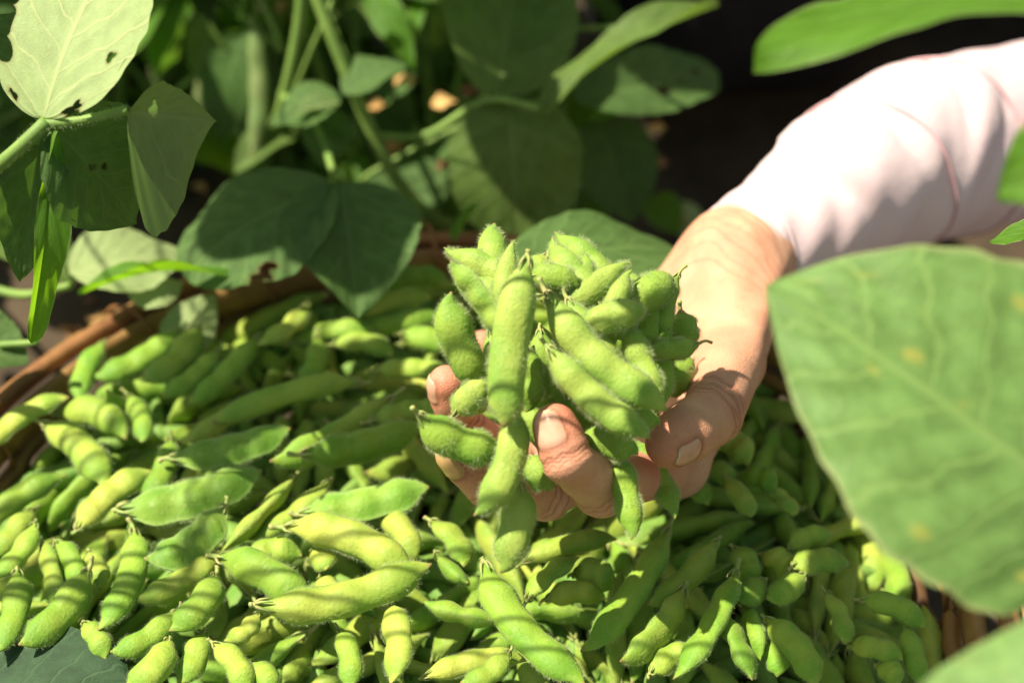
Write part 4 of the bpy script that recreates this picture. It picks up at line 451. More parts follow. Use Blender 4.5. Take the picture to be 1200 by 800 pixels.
# ------------------------------------------------------------------ pods
def spine_mean(b):
    t = np.linspace(.08, .92, 5); x = t - .5; return (b * (1 - 4 * x * x) - b * .5).mean()
def sstep(x, a, b):
    t = np.clip((x - a) / (b - a), 0, 1); return t * t * (3 - 2 * t)
def pod_geo(kind, L, W, b, seed=0, nl=24, ns=14, hairs=1200, hair_w=.000042, thick=.72, hair_l=1.0, amp=1.25, taper=.76, dry=True):
    """A bean pod in its own metric space: length along x, flat side facing z. Returns V, F, material index, rim value."""
    rng = np.random.default_rng(seed); flat = kind == 'f'; nb = 3 if flat else int(kind)
    if nb == 1: bc = [.52]
    elif nb == 2: bc = [.34 + rng.normal(0, .012), .68 + rng.normal(0, .012)]
    else: bc = [.24 + rng.normal(0, .01), .50 + rng.normal(0, .01), .76 + rng.normal(0, .01)]
    sg = {1: .24, 2: .15, 3: .115}[nb]
    t = np.concatenate([[0, .012], np.linspace(.035, .965, nl - 4), [.988, 1.0]])
    env = sstep(t, -.03, .26) ** .75 * (1 - sstep(t, taper, 1.015)) ** .62
    env = np.maximum(env, .13 * (t < .5) + .06 * (t >= .5))
    pk = np.array([rng.uniform(.9, 1.1) for _ in bc])
    bump = np.max([a * np.exp(-((t - c) / sg) ** 2) for a, c in zip(pk, bc)], axis=0)
    jit = 1 + .03 * np.sin(t * 9 + rng.uniform(0, 6))
    w = W / 2 * env * (1 - .10 * amp * (1 - bump)) * jit; h = W / 2 * thick * env * (1 - .36 * amp * (1 - bump))
    def spine(tt):
        x = tt - .5; return np.stack([x * L, (b * (1 - 4 * x * x) - b * .5 - spine_mean(b)) * L + .010 * L * np.sin(tt * 5 + seed), 0 * tt], -1)
    C = spine(t); C[:, 1] += -.10 * W * sstep(t, .9, 1.0); C[:, 2] += .03 * L * math.sin(seed * 1.7) * (4 * (t - .5) ** 2)
    T = np.gradient(C, axis=0); T /= np.linalg.norm(T, axis=1)[:, None]; Z = np.array([0, 0, 1.]); S = np.cross(Z, T)
    S /= np.linalg.norm(S, axis=1)[:, None]; Zv = np.cross(T, S)
    a = np.arange(ns) * 2 * math.pi / ns; ca, sa = np.cos(a), np.sin(a)
    rim = np.zeros((nl, ns))
    if flat:
        yy = np.sign(ca) * np.abs(ca) ** .8; u = np.abs(yy)
        hh = W / 2 * (.09 * env[:, None] * (1 - u[None] ** 6) + .50 * env[:, None] * np.clip(bump[:, None] ** 1.6 * (1 - (u[None] / .66) ** 2), 0, 1) ** .6)
        V = C[:, None] + (w * 1.12)[:, None, None] * yy[None, :, None] * S[:, None] + (hh * np.sign(sa)[None])[..., None] * Zv[:, None]
        rim = np.clip(.25 + .75 * sstep(u, .72, .98)[None] * np.ones((nl, 1)) - .3 * bump[:, None], 0, 1)
    else:
        yy = np.sign(ca) * np.abs(ca) ** .92; zz = np.sign(sa) * np.abs(sa) ** .95
        V = C[:, None] + w[:, None, None] * yy[None, :, None] * S[:, None] + h[:, None, None] * zz[None, :, None] * Zv[:, None]
        V += (S * (W * .03))[:, None] * (np.abs(ca) > .99)[None, :, None] * np.sign(ca)[None, :, None] * env[:, None, None]      # seam ridge
        rim = .55 * (np.abs(ca) > .99)[None] * np.ones((nl, 1)) * .5
    if dry: rim = rim - (1 + rim) * (sstep(t, .965, .99)[:, None] * .9)
    V = V.reshape(-1, 3); F = [(i * ns + j, (i + 1) * ns + j, (i + 1) * ns + (j + 1) % ns, i * ns + (j + 1) % ns) for i in range(nl - 1) for j in range(ns)]
    F.append(tuple(range(ns))); F.append(tuple((nl - 1) * ns + j for j in range(ns - 1, -1, -1)))
    F = [f[::-1] for f in F]
    mi = [0] * len(F); rv = list(rim.reshape(-1))
    if hairs:
        pw = np.clip(.25 + np.sin(np.arange(2, nl - 3) * .55 + rng.uniform(0, 6)) * .6 + rng.random(nl - 5) * .5, .08, None); i = rng.choice(np.arange(2, nl - 3), hairs, p=pw / pw.sum()); j = np.where(rng.random(hairs) < .35, np.where(rng.random(hairs) < .5, 0, ns // 2), rng.integers(0, ns, hairs))
        fi, fj = rng.random(hairs)[:, None], (rng.random(hairs) - .5)[:, None]
        VV = V.reshape(nl, ns, 3); P = VV[i, j] * (1 - fi) + VV[i + 1, j] * fi; P = P + (VV[i, (j + 1) % ns] - VV[i, j]) * fj
        ctr = C[i] * (1 - fi) + C[i + 1] * fi; nn = P - ctr; nn -= T[i] * (nn * T[i]).sum(1)[:, None]; nn /= np.linalg.norm(nn, axis=1)[:, None] + 1e-9
        P = P - nn * .0002
        d = nn + T[i] * rng.normal(.45, .35, (hairs, 1)) + rng.normal(0, .28, (hairs, 3)); d /= np.linalg.norm(d, axis=1)[:, None]
        ln = rng.uniform(.0007, .0017, (hairs, 1)) * hair_l; sd = np.cross(d, rng.normal(0, 1, (hairs, 3))); sd /= np.linalg.norm(sd, axis=1)[:, None]
        HV = np.stack([P - sd * hair_w, P + sd * hair_w, P + d * ln], 1).reshape(-1, 3); n0 = len(V)
        V = np.vstack([V, HV]); F += [(n0 + 3 * k, n0 + 3 * k + 1, n0 + 3 * k + 2) for k in range(hairs)]; mi += [1] * hairs; rv += [0] * len(HV)
    return V, F, mi, rv, C[0], T[0]
def pod_mesh(*a, **k):
    V, F, mi, rv, c0, t0 = pod_geo(*a, **k); me = mesh('pod', V, F); me.polygons.foreach_set('material_index', mi)
    at_ = me.attributes.new('rim', 'FLOAT', 'POINT'); at_.data.foreach_set('value', np.array(rv, np.float32))
    me.materials.append(M['pod']); me.materials.append(M['fuzz']); return me, c0, t0
def stalk_mesh(c0, t0, W, seed):
    rng = random.Random(seed); ln = rng.uniform(.0015, .0055) ; g = Geo(); t = -np.array(t0)
    side = np.array([0, rng.uniform(-.6, .6), rng.uniform(-.2, .7)])
    P = [c0 - t * .0008, c0 + t * ln * .5, c0 + t * ln + side * ln * .7]
    g.add(*tube_geo(P, [W * .10, W * .075, W * .09], 7, 6))
    for k in range(5):                                    # calyx lobes clasping the neck
        a = k * 2 * math.pi / 5 + rng.uniform(-.2, .2); o = np.array([0, math.cos(a), math.sin(a)])
        g.add(*tube_geo([c0 + o * W * .07, c0 - t * W * .18 + o * W * .19, c0 - t * W * .42 + o * W * .23], [W * .05, W * .045, W * .008], 4, 4))
    return g.mesh('stalk')
_var = {}
def pod_variant(kind, b, k):
    key = (kind, round(b / .05), k)
    if key not in _var:
        sd = abs(hash(str(key))) % 9973 if False else (ord(kind[0]) * 31 + (key[1] + 9) * 7 + k * 101)
        me, c0, t0 = pod_mesh(kind, .048, .012, key[1] * .05, seed=sd)
        _var[key] = (me, [stalk_mesh(c0, t0, .012, sd + q) for q in range(2)])
        for s in _var[key][1]: s.materials.append(M['stalk'])
    return _var[key]
def parse(s):
    out = []
    for r in s.replace('\n', '').split(';'):
        q = r.split(','); v = [float(c) for c in q[1:]]
        out.append((q[0], v[0] / 1e4, v[1] / 1e5, v[2] / 1e3, np.array(v[3:6]) / 1e4, np.array(v[6:10]) / 1e3))
    return out
def pod_colour(rng, flat=False):
    y = rng.random() ** 1.4                               # how far towards yellow
    c = np.array([.245, .39, .040]) * (1 - y) + np.array([.46, .495, .08]) * y
    if flat: c = np.array([.235, .38, .045])
    return tuple(c * rng.uniform(.88, 1.08)) + (1,)
prng = random.Random(11)
def place_pod(rec, label, group):
    kind, L, W, b, c, q = rec; me, st = pod_variant(kind, b, prng.randrange(2))
    o = link('edamame_pod', me); o.location = c; o.rotation_mode = 'QUATERNION'; o.rotation_quaternion = q; o.scale = (L / .048, W / .012, W / .012)
    o.color = pod_colour(prng, kind == 'f'); tag(o, label, 'pod', group)
    s = link('stalk', st[prng.randrange(2)], o)
    return o
HEAP = 'green pods heaped in the basket'
_placed = parse(PLACED)
MARK_POINTS = [(np.mean(ends_px(_placed[k]), 0), n) for k, n in MARKS.items()] + [(np.array(p, float), n) for p, n in FIXED_MARKS]
for k, rec in enumerate(_placed): place_pod(rec, PLACED_LABELS.get(k) or where_label(rec), HEAP)
for k, rec in enumerate(parse(LOOSE)): place_pod(rec, where_label(rec), HEAP)
def deep():
    g = Geo(); mi = []; rv = []
    for k, (kind, L, W, b, c, q) in enumerate(parse(DEEP)):
        V, F, m_, r_, _, _ = pod_geo(kind, L, W, b, seed=k, nl=14, ns=10, hairs=0)
        Q = np.array(Quaternion(q).normalized().to_matrix()); g.add(V @ Q.T + c, F); mi += m_; rv += r_
    me = g.mesh('heap'); at_ = me.attributes.new('rim', 'FLOAT', 'POINT'); at_.data.foreach_set('value', np.array(rv, np.float32))
    o = link('buried_pods', me, None, [M['pod']]); o.color = (.21, .34, .06, 1); tag(o, kind='stuff')
deep()

# ------------------------------------------------------------------ person: forearm and hand as one surface
class Field:
    """Signed distance grid for smooth unions of tapered capsules."""
    def __init__(s, lo, hi, h):
        s.h = h; s.lo = np.array(lo); s.n = np.ceil((np.array(hi) - s.lo) / h).astype(int) + 1
        s.F = np.full(s.n, .05, np.float32)
    def block(s, pts, pad):
        p = np.array(pts); a = np.clip(np.floor((p.min(0) - pad - s.lo) / s.h).astype(int), 0, s.n - 1); b = np.clip(np.ceil((p.max(0) + pad - s.lo) / s.h).astype(int) + 1, 1, s.n)
        sl = tuple(slice(i, j) for i, j in zip(a, b)); ax = [s.lo[k] + s.h * np.arange(a[k], b[k]) for k in range(3)]
        X = np.stack(np.meshgrid(*ax, indexing='ij'), -1).astype(np.float32); return sl, X
    @staticmethod
    def cap(X, a, b, ra, rb, flat=None):
        a, b = np.array(a, np.float32), np.array(b, np.float32); Y = X - a; d = b - a
        if flat is not None:                       # squash along a direction: (unit vector, factor)
            n, k = np.array(flat[0], np.float32), flat[1]
            Y = Y + n * ((Y @ n) * (1 / k - 1))[..., None]; d = d + n * ((d @ n) * (1 / k - 1))
        t = np.clip((Y @ d) / (d @ d), 0, 1); q = Y - t[..., None] * d
        dist = np.sqrt((q * q).sum(-1)) - (ra + (rb - ra) * t)
        return dist * (flat[1] if flat is not None and flat[1] < 1 else 1)
    @staticmethod
    def smin(a, b, k):
        h = np.maximum(k - np.abs(a - b), 0) / k; return np.minimum(a, b) - h * h * k * .25
    def add(s, segs, k_in, k_out, root=None, k_root=None, reach=.03):
        pts = []; rm = 0
        for g in segs: pts += [g[0], g[1]]; rm = max(rm, g[2], g[3])
        sl, X = s.block(pts, rm * 1.3 + .014); G = None
        for g in segs:
            d = s.cap(X, *g); G = d if G is None else s.smin(G, d, k_in)
        if root is not None:
            r = np.sqrt(((X - np.array(root, np.float32)) ** 2).sum(-1)); w = np.clip(1 - r / reach, 0, 1); k = k_out + (k_root - k_out) * w
        else: k = k_out
        s.F[sl] = s.smin(s.F[sl], G, k)
    def groove(s, a, b, t, depth, width, rad):    # crease ring across a finger
        a, b = np.array(a), np.array(b); c = a + (b - a) * t; d = nrm(b - a); sl, X = s.block([c], rad * 1.6)
        z = (X - c) @ d.astype(np.float32); r = np.sqrt(((X - c) ** 2).sum(-1)); s.F[sl] += (depth * np.exp(-(z / width) ** 2) * (r < rad * 1.5)).astype(np.float32)
    def sample(s, p):
        q = (p - s.lo) / s.h; i = np.clip(np.floor(q).astype(int), 0, s.n - 2); f = q - i; v = s.F[i[0]:i[0] + 2, i[1]:i[1] + 2, i[2]:i[2] + 2].astype(float)
        v = v[0] * (1 - f[0]) + v[1] * f[0]; v = v[0] * (1 - f[1]) + v[1] * f[1]; return v[0] * (1 - f[2]) + v[1] * f[2]
    def surface(s):
        F = s.F; n = F.shape; inside = F < 0
        c = np.zeros(tuple(k - 1 for k in n), np.int8)
        for dx in (0, 1):
            for dy in (0, 1):
                for dz in (0, 1): c += inside[dx:n[0] - 1 + dx, dy:n[1] - 1 + dy, dz:n[2] - 1 + dz]
        I = np.argwhere((c > 0) & (c < 8)); corners = [(x, y, z) for x in (0, 1) for y in (0, 1) for z in (0, 1)]
        val = np.stack([F[I[:, 0] + x, I[:, 1] + y, I[:, 2] + z] for x, y, z in corners], 1)
        acc = np.zeros((len(I), 3)); cnt = np.zeros(len(I))
        for p in range(8):
            for q in range(p + 1, 8):
                if sum(abs(corners[p][k] - corners[q][k]) for k in range(3)) != 1: continue
                va, vb = val[:, p], val[:, q]; m = (va < 0) != (vb < 0); t = np.where(m, va / (va - vb + 1e-12), 0)
                pos = np.array(corners[p]) + t[:, None] * (np.array(corners[q]) - np.array(corners[p])); acc[m] += pos[m]; cnt[m] += 1
        V = s.lo + s.h * (I + acc / cnt[:, None]); idx = -np.ones(c.shape, np.int64); idx[tuple(I.T)] = np.arange(len(I)); Q = []
        for ax in range(3):
            o = [k for k in range(3) if k != ax]; A = np.moveaxis(inside, ax, 0); s0, s1 = A[:-1], A[1:]
            E = np.argwhere(s0 != s1); E = E[(E[:, 1] > 0) & (E[:, 2] > 0) & (E[:, 1] < A.shape[1] - 1) & (E[:, 2] < A.shape[2] - 1)]
            fl = s0[tuple(E.T)]; J = np.moveaxis(idx, ax, 0)
            q = np.stack([J[E[:, 0], E[:, 1] - 1, E[:, 2] - 1], J[E[:, 0], E[:, 1], E[:, 2] - 1], J[E[:, 0], E[:, 1], E[:, 2]], J[E[:, 0], E[:, 1] - 1, E[:, 2]]], 1)
            if ax == 1: fl = ~fl
            q[~fl] = q[~fl][:, ::-1]; Q.append(q)
        Q = np.vstack(Q); return V, Q[(Q >= 0).all(1)]

# joints of the left hand, palm up, reaching in from the upper right
W0 = at(874, 300, .612); EL = at(1190, 190, .80)
fing = {
    'index': [at(792, 545, .556), at(704, 570, .492), at(664, 536, .468), at(650, 499, .469)],
    'middle': [at(765, 520, .578), at(640, 578, .522), at(572, 567, .496), at(535, 529, .487)],
    'ring': [at(735, 480, .598), at(610, 548, .572), at(536, 492, .545), at(523, 450, .533)],
    'little': [at(712, 430, .615), at(630, 468, .605), at(583, 436, .592), at(566, 405, .585)],
}
frad = {'index': (.0112, .0100, .0089, .0073), 'middle': (.0112, .0094, .0088, .0074), 'ring': (.0108, .0090, .0082, .0070), 'little': (.0105, .0085, .0075, .0062)}
thumb = [at(872, 345, .600), at(856, 425, .556), at(834, 486, .522), at(786, 519, .496)]
trad = (.0145, .0128, .0114, .0090)
DORSAL = {'index': camdir(-.42, .05, .9), 'middle': camdir(-.60, -.45, .66), 'ring': camdir(-.95, -.1, .3), 'thumb': camdir(.80, -.42, .48)}
def build_hand():
    allp = [W0] + [p for f in fing.values() for p in f] + thumb + [W0 + (EL - W0) * .45]
    lo = np.min(allp, 0) - .035; hi = np.max(allp, 0) + .035
    S = Field(lo, hi, .00085); ax = nrm(EL - W0)
    # palm normal: palm faces up and towards the fingers' curl
    across = nrm(fing['little'][0] - fing['index'][0]); pn = nrm(np.cross(across, nrm(fing['index'][0] - W0)))
    S.add([(W0 + ax * .10, W0 + ax * .02, .020, .0170, (pn, .84)), (W0 + ax * .02, W0 - ax * .012, .0170, .0178, (pn, .86))], .02, .01)
    cm = {k: fing[k][0] for k in fing}; mid = (cm['index'] + cm['little']) / 2; wr = W0 - ax * .008
    wo = {'index': -.011, 'middle': -.003, 'ring': .005, 'little': .012}
    S.add([(wr + across * wo[k], cm[k], .0135, .0125) for k in fing], .012, .014)
    S.add([(wr, mid, .016, .0125)], .01, .012)
    # thumb: thenar mound and three joints
    S.add([(thumb[0], thumb[1], trad[0], trad[1]), (wr * .45 + thumb[1] * .55, cm['index'] * .45 + thumb[1] * .55, .0135, .0110)], .008, .012)
    tcam = camdir(.45, .25, .85); S.add([(W0 + ax * .012 + tcam * .0150, thumb[1] + tcam * .0112, .0028, .0030)], .002, .007)
    S.add([(W0 + ax * .016 + tcam * .0128 - UP * .007, thumb[1] * .6 + thumb[0] * .4 + tcam * .0128 - UP * .003, .0022, .0022)], .002, .006)
    S.add([(thumb[1], thumb[2], trad[1], trad[2])], .002, .002, thumb[1], .008, .022)
    tm = thumb[2] * .35 + thumb[3] * .65
    S.add([(thumb[2], tm, trad[2] * .96, trad[2] * .93), (tm, thumb[3], trad[2] * .93, trad[3])], .0015, .0015, thumb[2], .004, .016)
    for k in ('little', 'ring', 'middle', 'index'):
        j, r = fing[k], frad[k]; pulp = -DORSAL[k] if k in DORSAL else np.zeros(3); mid_ = j[2] * .35 + j[3] * .65
        bk = nrm((j[1] - j[0]) / np.linalg.norm(j[1] - j[0]) - (j[2] - j[1]) / np.linalg.norm(j[2] - j[1])); md = (j[1] + j[2]) / 2
        segs = [(j[0], j[1], r[0] * .95, r[1] * .93), (j[1], md, r[1] * .96, (r[1] + r[2]) * .46), (md, j[2], (r[1] + r[2]) * .46, r[2] * .96),
                (j[2], mid_, r[2] * .96, (r[2] + r[3] * 2) / 3), (mid_, j[3], (r[2] + r[3] * 2) / 3, r[3]),
                (j[1] + bk * .0014, j[1] + bk * .0015, r[1] * .93, r[1] * .93), (mid_ + pulp * .0012, j[3] + pulp * .0005, r[3] * .98, r[3] * .92)]
        S.add(segs, .0018, .0010, j[0], .012, .026)
        for t, dp in ((-.10, .0005), (.02, .0008), (.14, .0005)): S.groove(j[2], j[3], t, dp, .0007, r[2])
        for t, dp in ((-.06, .0006), (.06, .0008), (.16, .0005)): S.groove(j[1], j[2], t, dp, .0007, r[1])
    for t, dp in ((-.14, .0006), (0, .0009), (.12, .0006)): S.groove(thumb[2], thumb[3], t, dp, .0008, trad[2])
    return S, pn, across
S, PN, ACR = build_hand()
def polyline_dist(V, P):
    best = np.full(len(V), 9.)
    for a, b in zip(P[:-1], P[1:]):
        d = b - a; t = np.clip(((V - a) @ d) / (d @ d), 0, 1); best = np.minimum(best, np.linalg.norm(V - a - t[:, None] * d, axis=1))
    return best
person = empty('person', (W0[0], W0[1], 0), 'person in a pale pink long sleeve holding a cupped handful of green pods', 'person')
V_, Q_ = S.surface()
V_n = None
hand_me = mesh('hand', V_, Q_)
tone = np.zeros(len(V_)); crease = np.zeros(len(V_))
for k, j in list(fing.items()) + [('thumb', thumb)]:
    tone = np.maximum(tone, np.exp(-(np.linalg.norm(V_ - j[3], axis=1) / .013) ** 2))
    tone = np.maximum(tone, .45 * np.exp(-(np.linalg.norm(V_ - j[2], axis=1) / .010) ** 2))
    for (a, b, s0) in ((j[1], j[2], (-.05, .09, .18) if k != 'thumb' else (.86, .98, 1.1)), (j[2], j[3], (-.16, -.02, .10))):
        d = b - a; L = np.linalg.norm(d); z = ((V_ - a) @ d) / (L * L); dist = polyline_dist(V_, [a, b])
        for s in s0: crease = np.maximum(crease, np.exp(-(((z - s) * L + .0006 * np.sin(V_[:, 0] * 900 + V_[:, 2] * 700)) / .00045) ** 2) * (dist < .016) * .8)
# wrist and palm lines
axw = nrm(EL - W0)
for off, amp in ((.004, .8), (.0075, .5), (.011, .6), (.0145, .4), (-.004, .6), (-.0085, .45), (-.012, .6), (-.0155, .4), (-.019, .5), (-.024, .5), (-.029, .45), (-.034, .5)):
    z = (V_ - W0) @ axw - off + .0012 * np.sin(V_ @ ACR * 260 + off * 900); crease = np.maximum(crease, amp * np.exp(-(z / .0005) ** 2) * (np.linalg.norm(V_ - W0, axis=1) < .045))
for nm, arr in (('tone', tone), ('crease', crease)):
    at_ = hand_me.attributes.new(nm, 'FLOAT', 'POINT'); at_.data.foreach_set('value', arr.astype(np.float32))
hand = child('hand', hand_me, person, [M['skin']])

fold_pts = []
def nail(a, tip, r0, r1, dorsal, length, width_ang, mat, free=.0016):
    """Curved nail plate lying on the back of the last joint."""
    ax = nrm(tip - a); dz = nrm(dorsal - ax * (dorsal @ ax)); sx = np.cross(ax, dz); L = np.linalg.norm(tip - a); nu, nv = 12, 12
    def P(u, v, lift):                            # u 0 root .. 1 free edge, v -1..1
        x = L + r1 * .72 - length * (1 - u); rnd = 1 - .32 * max(0, (.25 - u) / .25) ** 2 - .25 * max(0, (u - .8) / .2) ** 2
        an = v * width_ang * rnd; d = dz * math.cos(an) + sx * math.sin(an); o = a + ax * min(x, L - .001)
        lean = max(0, x - L + .001); d = nrm(d * r1 + ax * lean * 1.35)
        lo_, hi_ = 0., r0 * 2.0
        for _ in range(26):
            m_ = (lo_ + hi_) / 2
            if S.sample(o + d * m_) < 0: lo_ = m_
            else: hi_ = m_
        return o + d * (lo_ + lift)
    g = Geo(); V = [P(i / nu, j / nv * 2 - 1, .00055 - .0007 * abs(j / nv * 2 - 1) ** 3 - .0008 * max(0, .15 - i / nu) / .15) for i in range(nu + 1) for j in range(nv + 1)]
    V += [P(i / nu, j / nv * 2 - 1, -.0009) for i in range(nu + 1) for j in range(nv + 1)]; n1 = (nu + 1) * (nv + 1); w = nv + 1
    F = [(i * w + j, i * w + j + 1, (i + 1) * w + j + 1, (i + 1) * w + j) for i in range(nu) for j in range(nv)]
    F += [(n1 + i * w + j, n1 + (i + 1) * w + j, n1 + (i + 1) * w + j + 1, n1 + i * w + j + 1) for i in range(nu) for j in range(nv)]
    for i in range(nu): F += [(i * w, (i + 1) * w, n1 + (i + 1) * w, n1 + i * w), ((i + 1) * w + nv, i * w + nv, n1 + i * w + nv, n1 + (i + 1) * w + nv)]
    for j in range(nv): F += [(j + 1, j, n1 + j, n1 + j + 1), (nu * w + j, nu * w + j + 1, n1 + nu * w + j + 1, n1 + nu * w + j)]
    o = child('fingernail', mesh('fingernail', V, F), hand, [mat])
    fold_pts.extend([P(0, j / 24 * 2 - 1, 0) for j in range(25)] + [P(j / 24, v_, 0) for j in range(25) for v_ in (-1, 1)])
    e = [P(1.0, j / 16 * 2 - 1, .0003) for j in range(17)]; Vt, Ft = tube_geo(e, [.0001, .0004, .0004, .0001], 24, 6)
    child('nail_edge', mesh('nail_edge', Vt, Ft), hand, [M['nail_edge']])
    return o
nail(fing['index'][2], fing['index'][3], .0104, .0073, DORSAL['index'], .0125, .78, M['nail'])
tag(nail(fing['middle'][2], fing['middle'][3], .0096, .0078, DORSAL['middle'], .0110, .80, M['nail_stain']), 'yellow stained fingernail')
nail(fing['ring'][2], fing['ring'][3], .0086, .0072, DORSAL['ring'], .0105, .80, M['nail'])
nail(thumb[2], thumb[3], .0120, .0096, DORSAL['thumb'], .0120, .60, M['nail'])

fp = np.array(fold_pts); near = np.where(polyline_dist(V_, [thumb[2], thumb[3]]) < .03, 1, 0) + sum(polyline_dist(V_, fing[k][2:]) < .03 for k in ('index', 'middle', 'ring')); ii = np.where(near > 0)[0]
dd = np.min(np.linalg.norm(V_[ii][:, None] - fp[None], axis=2), axis=1); crease[ii] = np.maximum(crease[ii], .85 * np.exp(-(dd / .0011) ** 2)); hand_me.attributes['crease'].data.foreach_set('value', crease.astype(np.float32))

# ------------------------------------------------------------------ sleeve
def sleeve():
    rng = np.random.default_rng(8)
    sp = [at(866, 301, .613), at(918, 274, .629), at(985, 225, .652), at(1055, 188, .685), at(1140, 166, .73), at(1260, 145, .80), at(1400, 115, .88)]
    rr = [.0238, .0290, .0375, .0430, .0455, .049, .055]
    n, seg = 170, 110; C = curve_pts(sp, n); T, N, B = frames(C); u = np.linspace(0, 1, n); r = np.interp(u, np.linspace(0, 1, 7), rr)
    r = np.convolve(np.pad(r, 6, 'edge'), np.ones(13) / 13, 'valid')
    a = np.arange(seg) * 2 * math.pi / seg; U, A = np.meshgrid(u, a, indexing='ij'); disp = np.zeros_like(U)
    for k in range(26):                                   # soft diagonal folds
        u0, a0 = rng.uniform(.08, .95), rng.uniform(0, 6.28); ln = rng.uniform(.4, 1.3); tilt = rng.normal(0, .06); wd = rng.uniform(.014, .036)
        da = (A - a0 + math.pi) % (2 * math.pi) - math.pi; du = U - u0 - tilt * da - .02 * np.sin(da * 2)
        disp += rng.choice([-1, 1], p=[.55, .45]) * rng.uniform(.0010, .0026) * np.exp(-(du / wd) ** 2 - (da / ln) ** 2) * sstep(U, .03, .12)
    for k in range(4):                                    # deep creases where the sleeve bunches at the forearm
        u0 = .22 + .15 * k + rng.normal(0, .02); da = (A - 5.2 + .25 * rng.normal() + math.pi) % (2 * math.pi) - math.pi
        q_ = rng.uniform(.3, 1); tl = rng.uniform(-.10, .04); wq = rng.uniform(.5, 1.0); disp -= q_ * .0032 * np.exp(-((U - u0 - tl * da) / .014) ** 2 - (da / wq) ** 2); disp += q_ * .0024 * np.exp(-((U - u0 - .032 - tl * da) / .018) ** 2 - (da / wq) ** 2)
    disp += .0012 * np.sin(U * 40 + 2 * A) * np.sin(A * 3 + U * 9)
    rad = r[:, None] + disp; V = C[:, None] + rad[..., None] * (np.cos(a)[None, :, None] * N[:, None] + np.sin(a)[None, :, None] * B[:, None])
    inn = []
    for i in (0, 6, 14, 24): inn.append(C[i] + (r[i] - .0016) * (np.cos(a)[:, None] * N[i] + np.sin(a)[:, None] * B[i]))
    VV = np.concatenate([np.array(inn)[::-1], V], 0); m = len(VV); VV = VV.reshape(-1, 3)
    F = [(i * seg + (j + 1) % seg, i * seg + j, (i + 1) * seg + j, (i + 1) * seg + (j + 1) % seg) for i in range(m - 1) for j in range(seg)]
    F.append(tuple((m - 1) * seg + j for j in range(seg)))
    s = child('sleeve', mesh('sleeve', VV, F), person, [M['cotton']])
    g = Geo()                                              # turned hem at the cuff
    for i, rd in ((1, .0012), (9, .0005)):
        P = [C[i] + (r[i] + disp[i, j] + .0001) * (math.cos(a[j]) * N[i] + math.sin(a[j]) * B[i]) for j in list(range(0, seg, 2)) + [0]]
        g.add(*tube_geo(P, [rd, rd], 110, 6))
    child('cuff_hem', g.mesh('hem'), s, [M['cotton']])
    rsm = np.mean([np.roll(rad, q, 1) for q in range(-5, 6)], 0)
    rmx = np.max([np.roll(np.roll(rad, q, 1), w, 0) for q in (-2, -1, 0, 1, 2) for w in (-2, -1, 0, 1, 2)], 0); rmx = np.mean([np.roll(rmx, q, 1) for q in range(-3, 4)], 0)
    for uu, tilt in ((.415, .035), (.60, .03)):             # pink piping lines round the sleeve
        P = []
        for j in range(0, seg + 1, 1):
            jj = j % seg; f = np.clip(uu + tilt * math.sin(a[jj] + .6), 0, 1) * (n - 1); i = min(int(f), n - 2); w_ = f - i; P.append(sum(q_ * (C[k_] + (rmx[k_, jj] + .0003) * (math.cos(a[jj]) * N[k_] + math.sin(a[jj]) * B[k_])) for k_, q_ in ((i, 1 - w_), (i + 1, w_))))
        Vt, Ft = tube_geo(P, [.0008, .0008], 160, 6); child('piping', mesh('piping', Vt, Ft), s, [M['pink_line']])
sleeve()
def dark_form():
    """Near-black mass, shaped as legs and hips, behind the arm."""
    S = Field((-.12, .26, -.03), (1.15, 1.25, .70), .012); s = S.add
    hipa, hipb = (.58, .86, .34), (.78, .80, .34); ka, kb = (.14, .50, .10), (.46, .44, .10)
    s([(hipa, ka, .125, .088), (ka, (.40, .86, .06), .082, .06)], .05, .06); s([(hipb, kb, .125, .09), (kb, (.78, .72, .06), .08, .06)], .05, .06)
    s([(hipa, hipb, .14, .14), ((.68, .84, .40), (.62, .74, .62), .14, .13)], .06, .08)
    V, Q = S.surface(); rng = np.random.default_rng(3)
    for k in range(18):
        d = nrm(rng.normal(0, 1, 3)); V += .0035 * np.sin(V @ d * rng.uniform(25, 60) + rng.uniform(0, 6))[:, None] * nrm(rng.normal(0, 1, 3))
    child('dark_mass', mesh('dark_mass', V, Q), person, [M['black']])
dark_form()

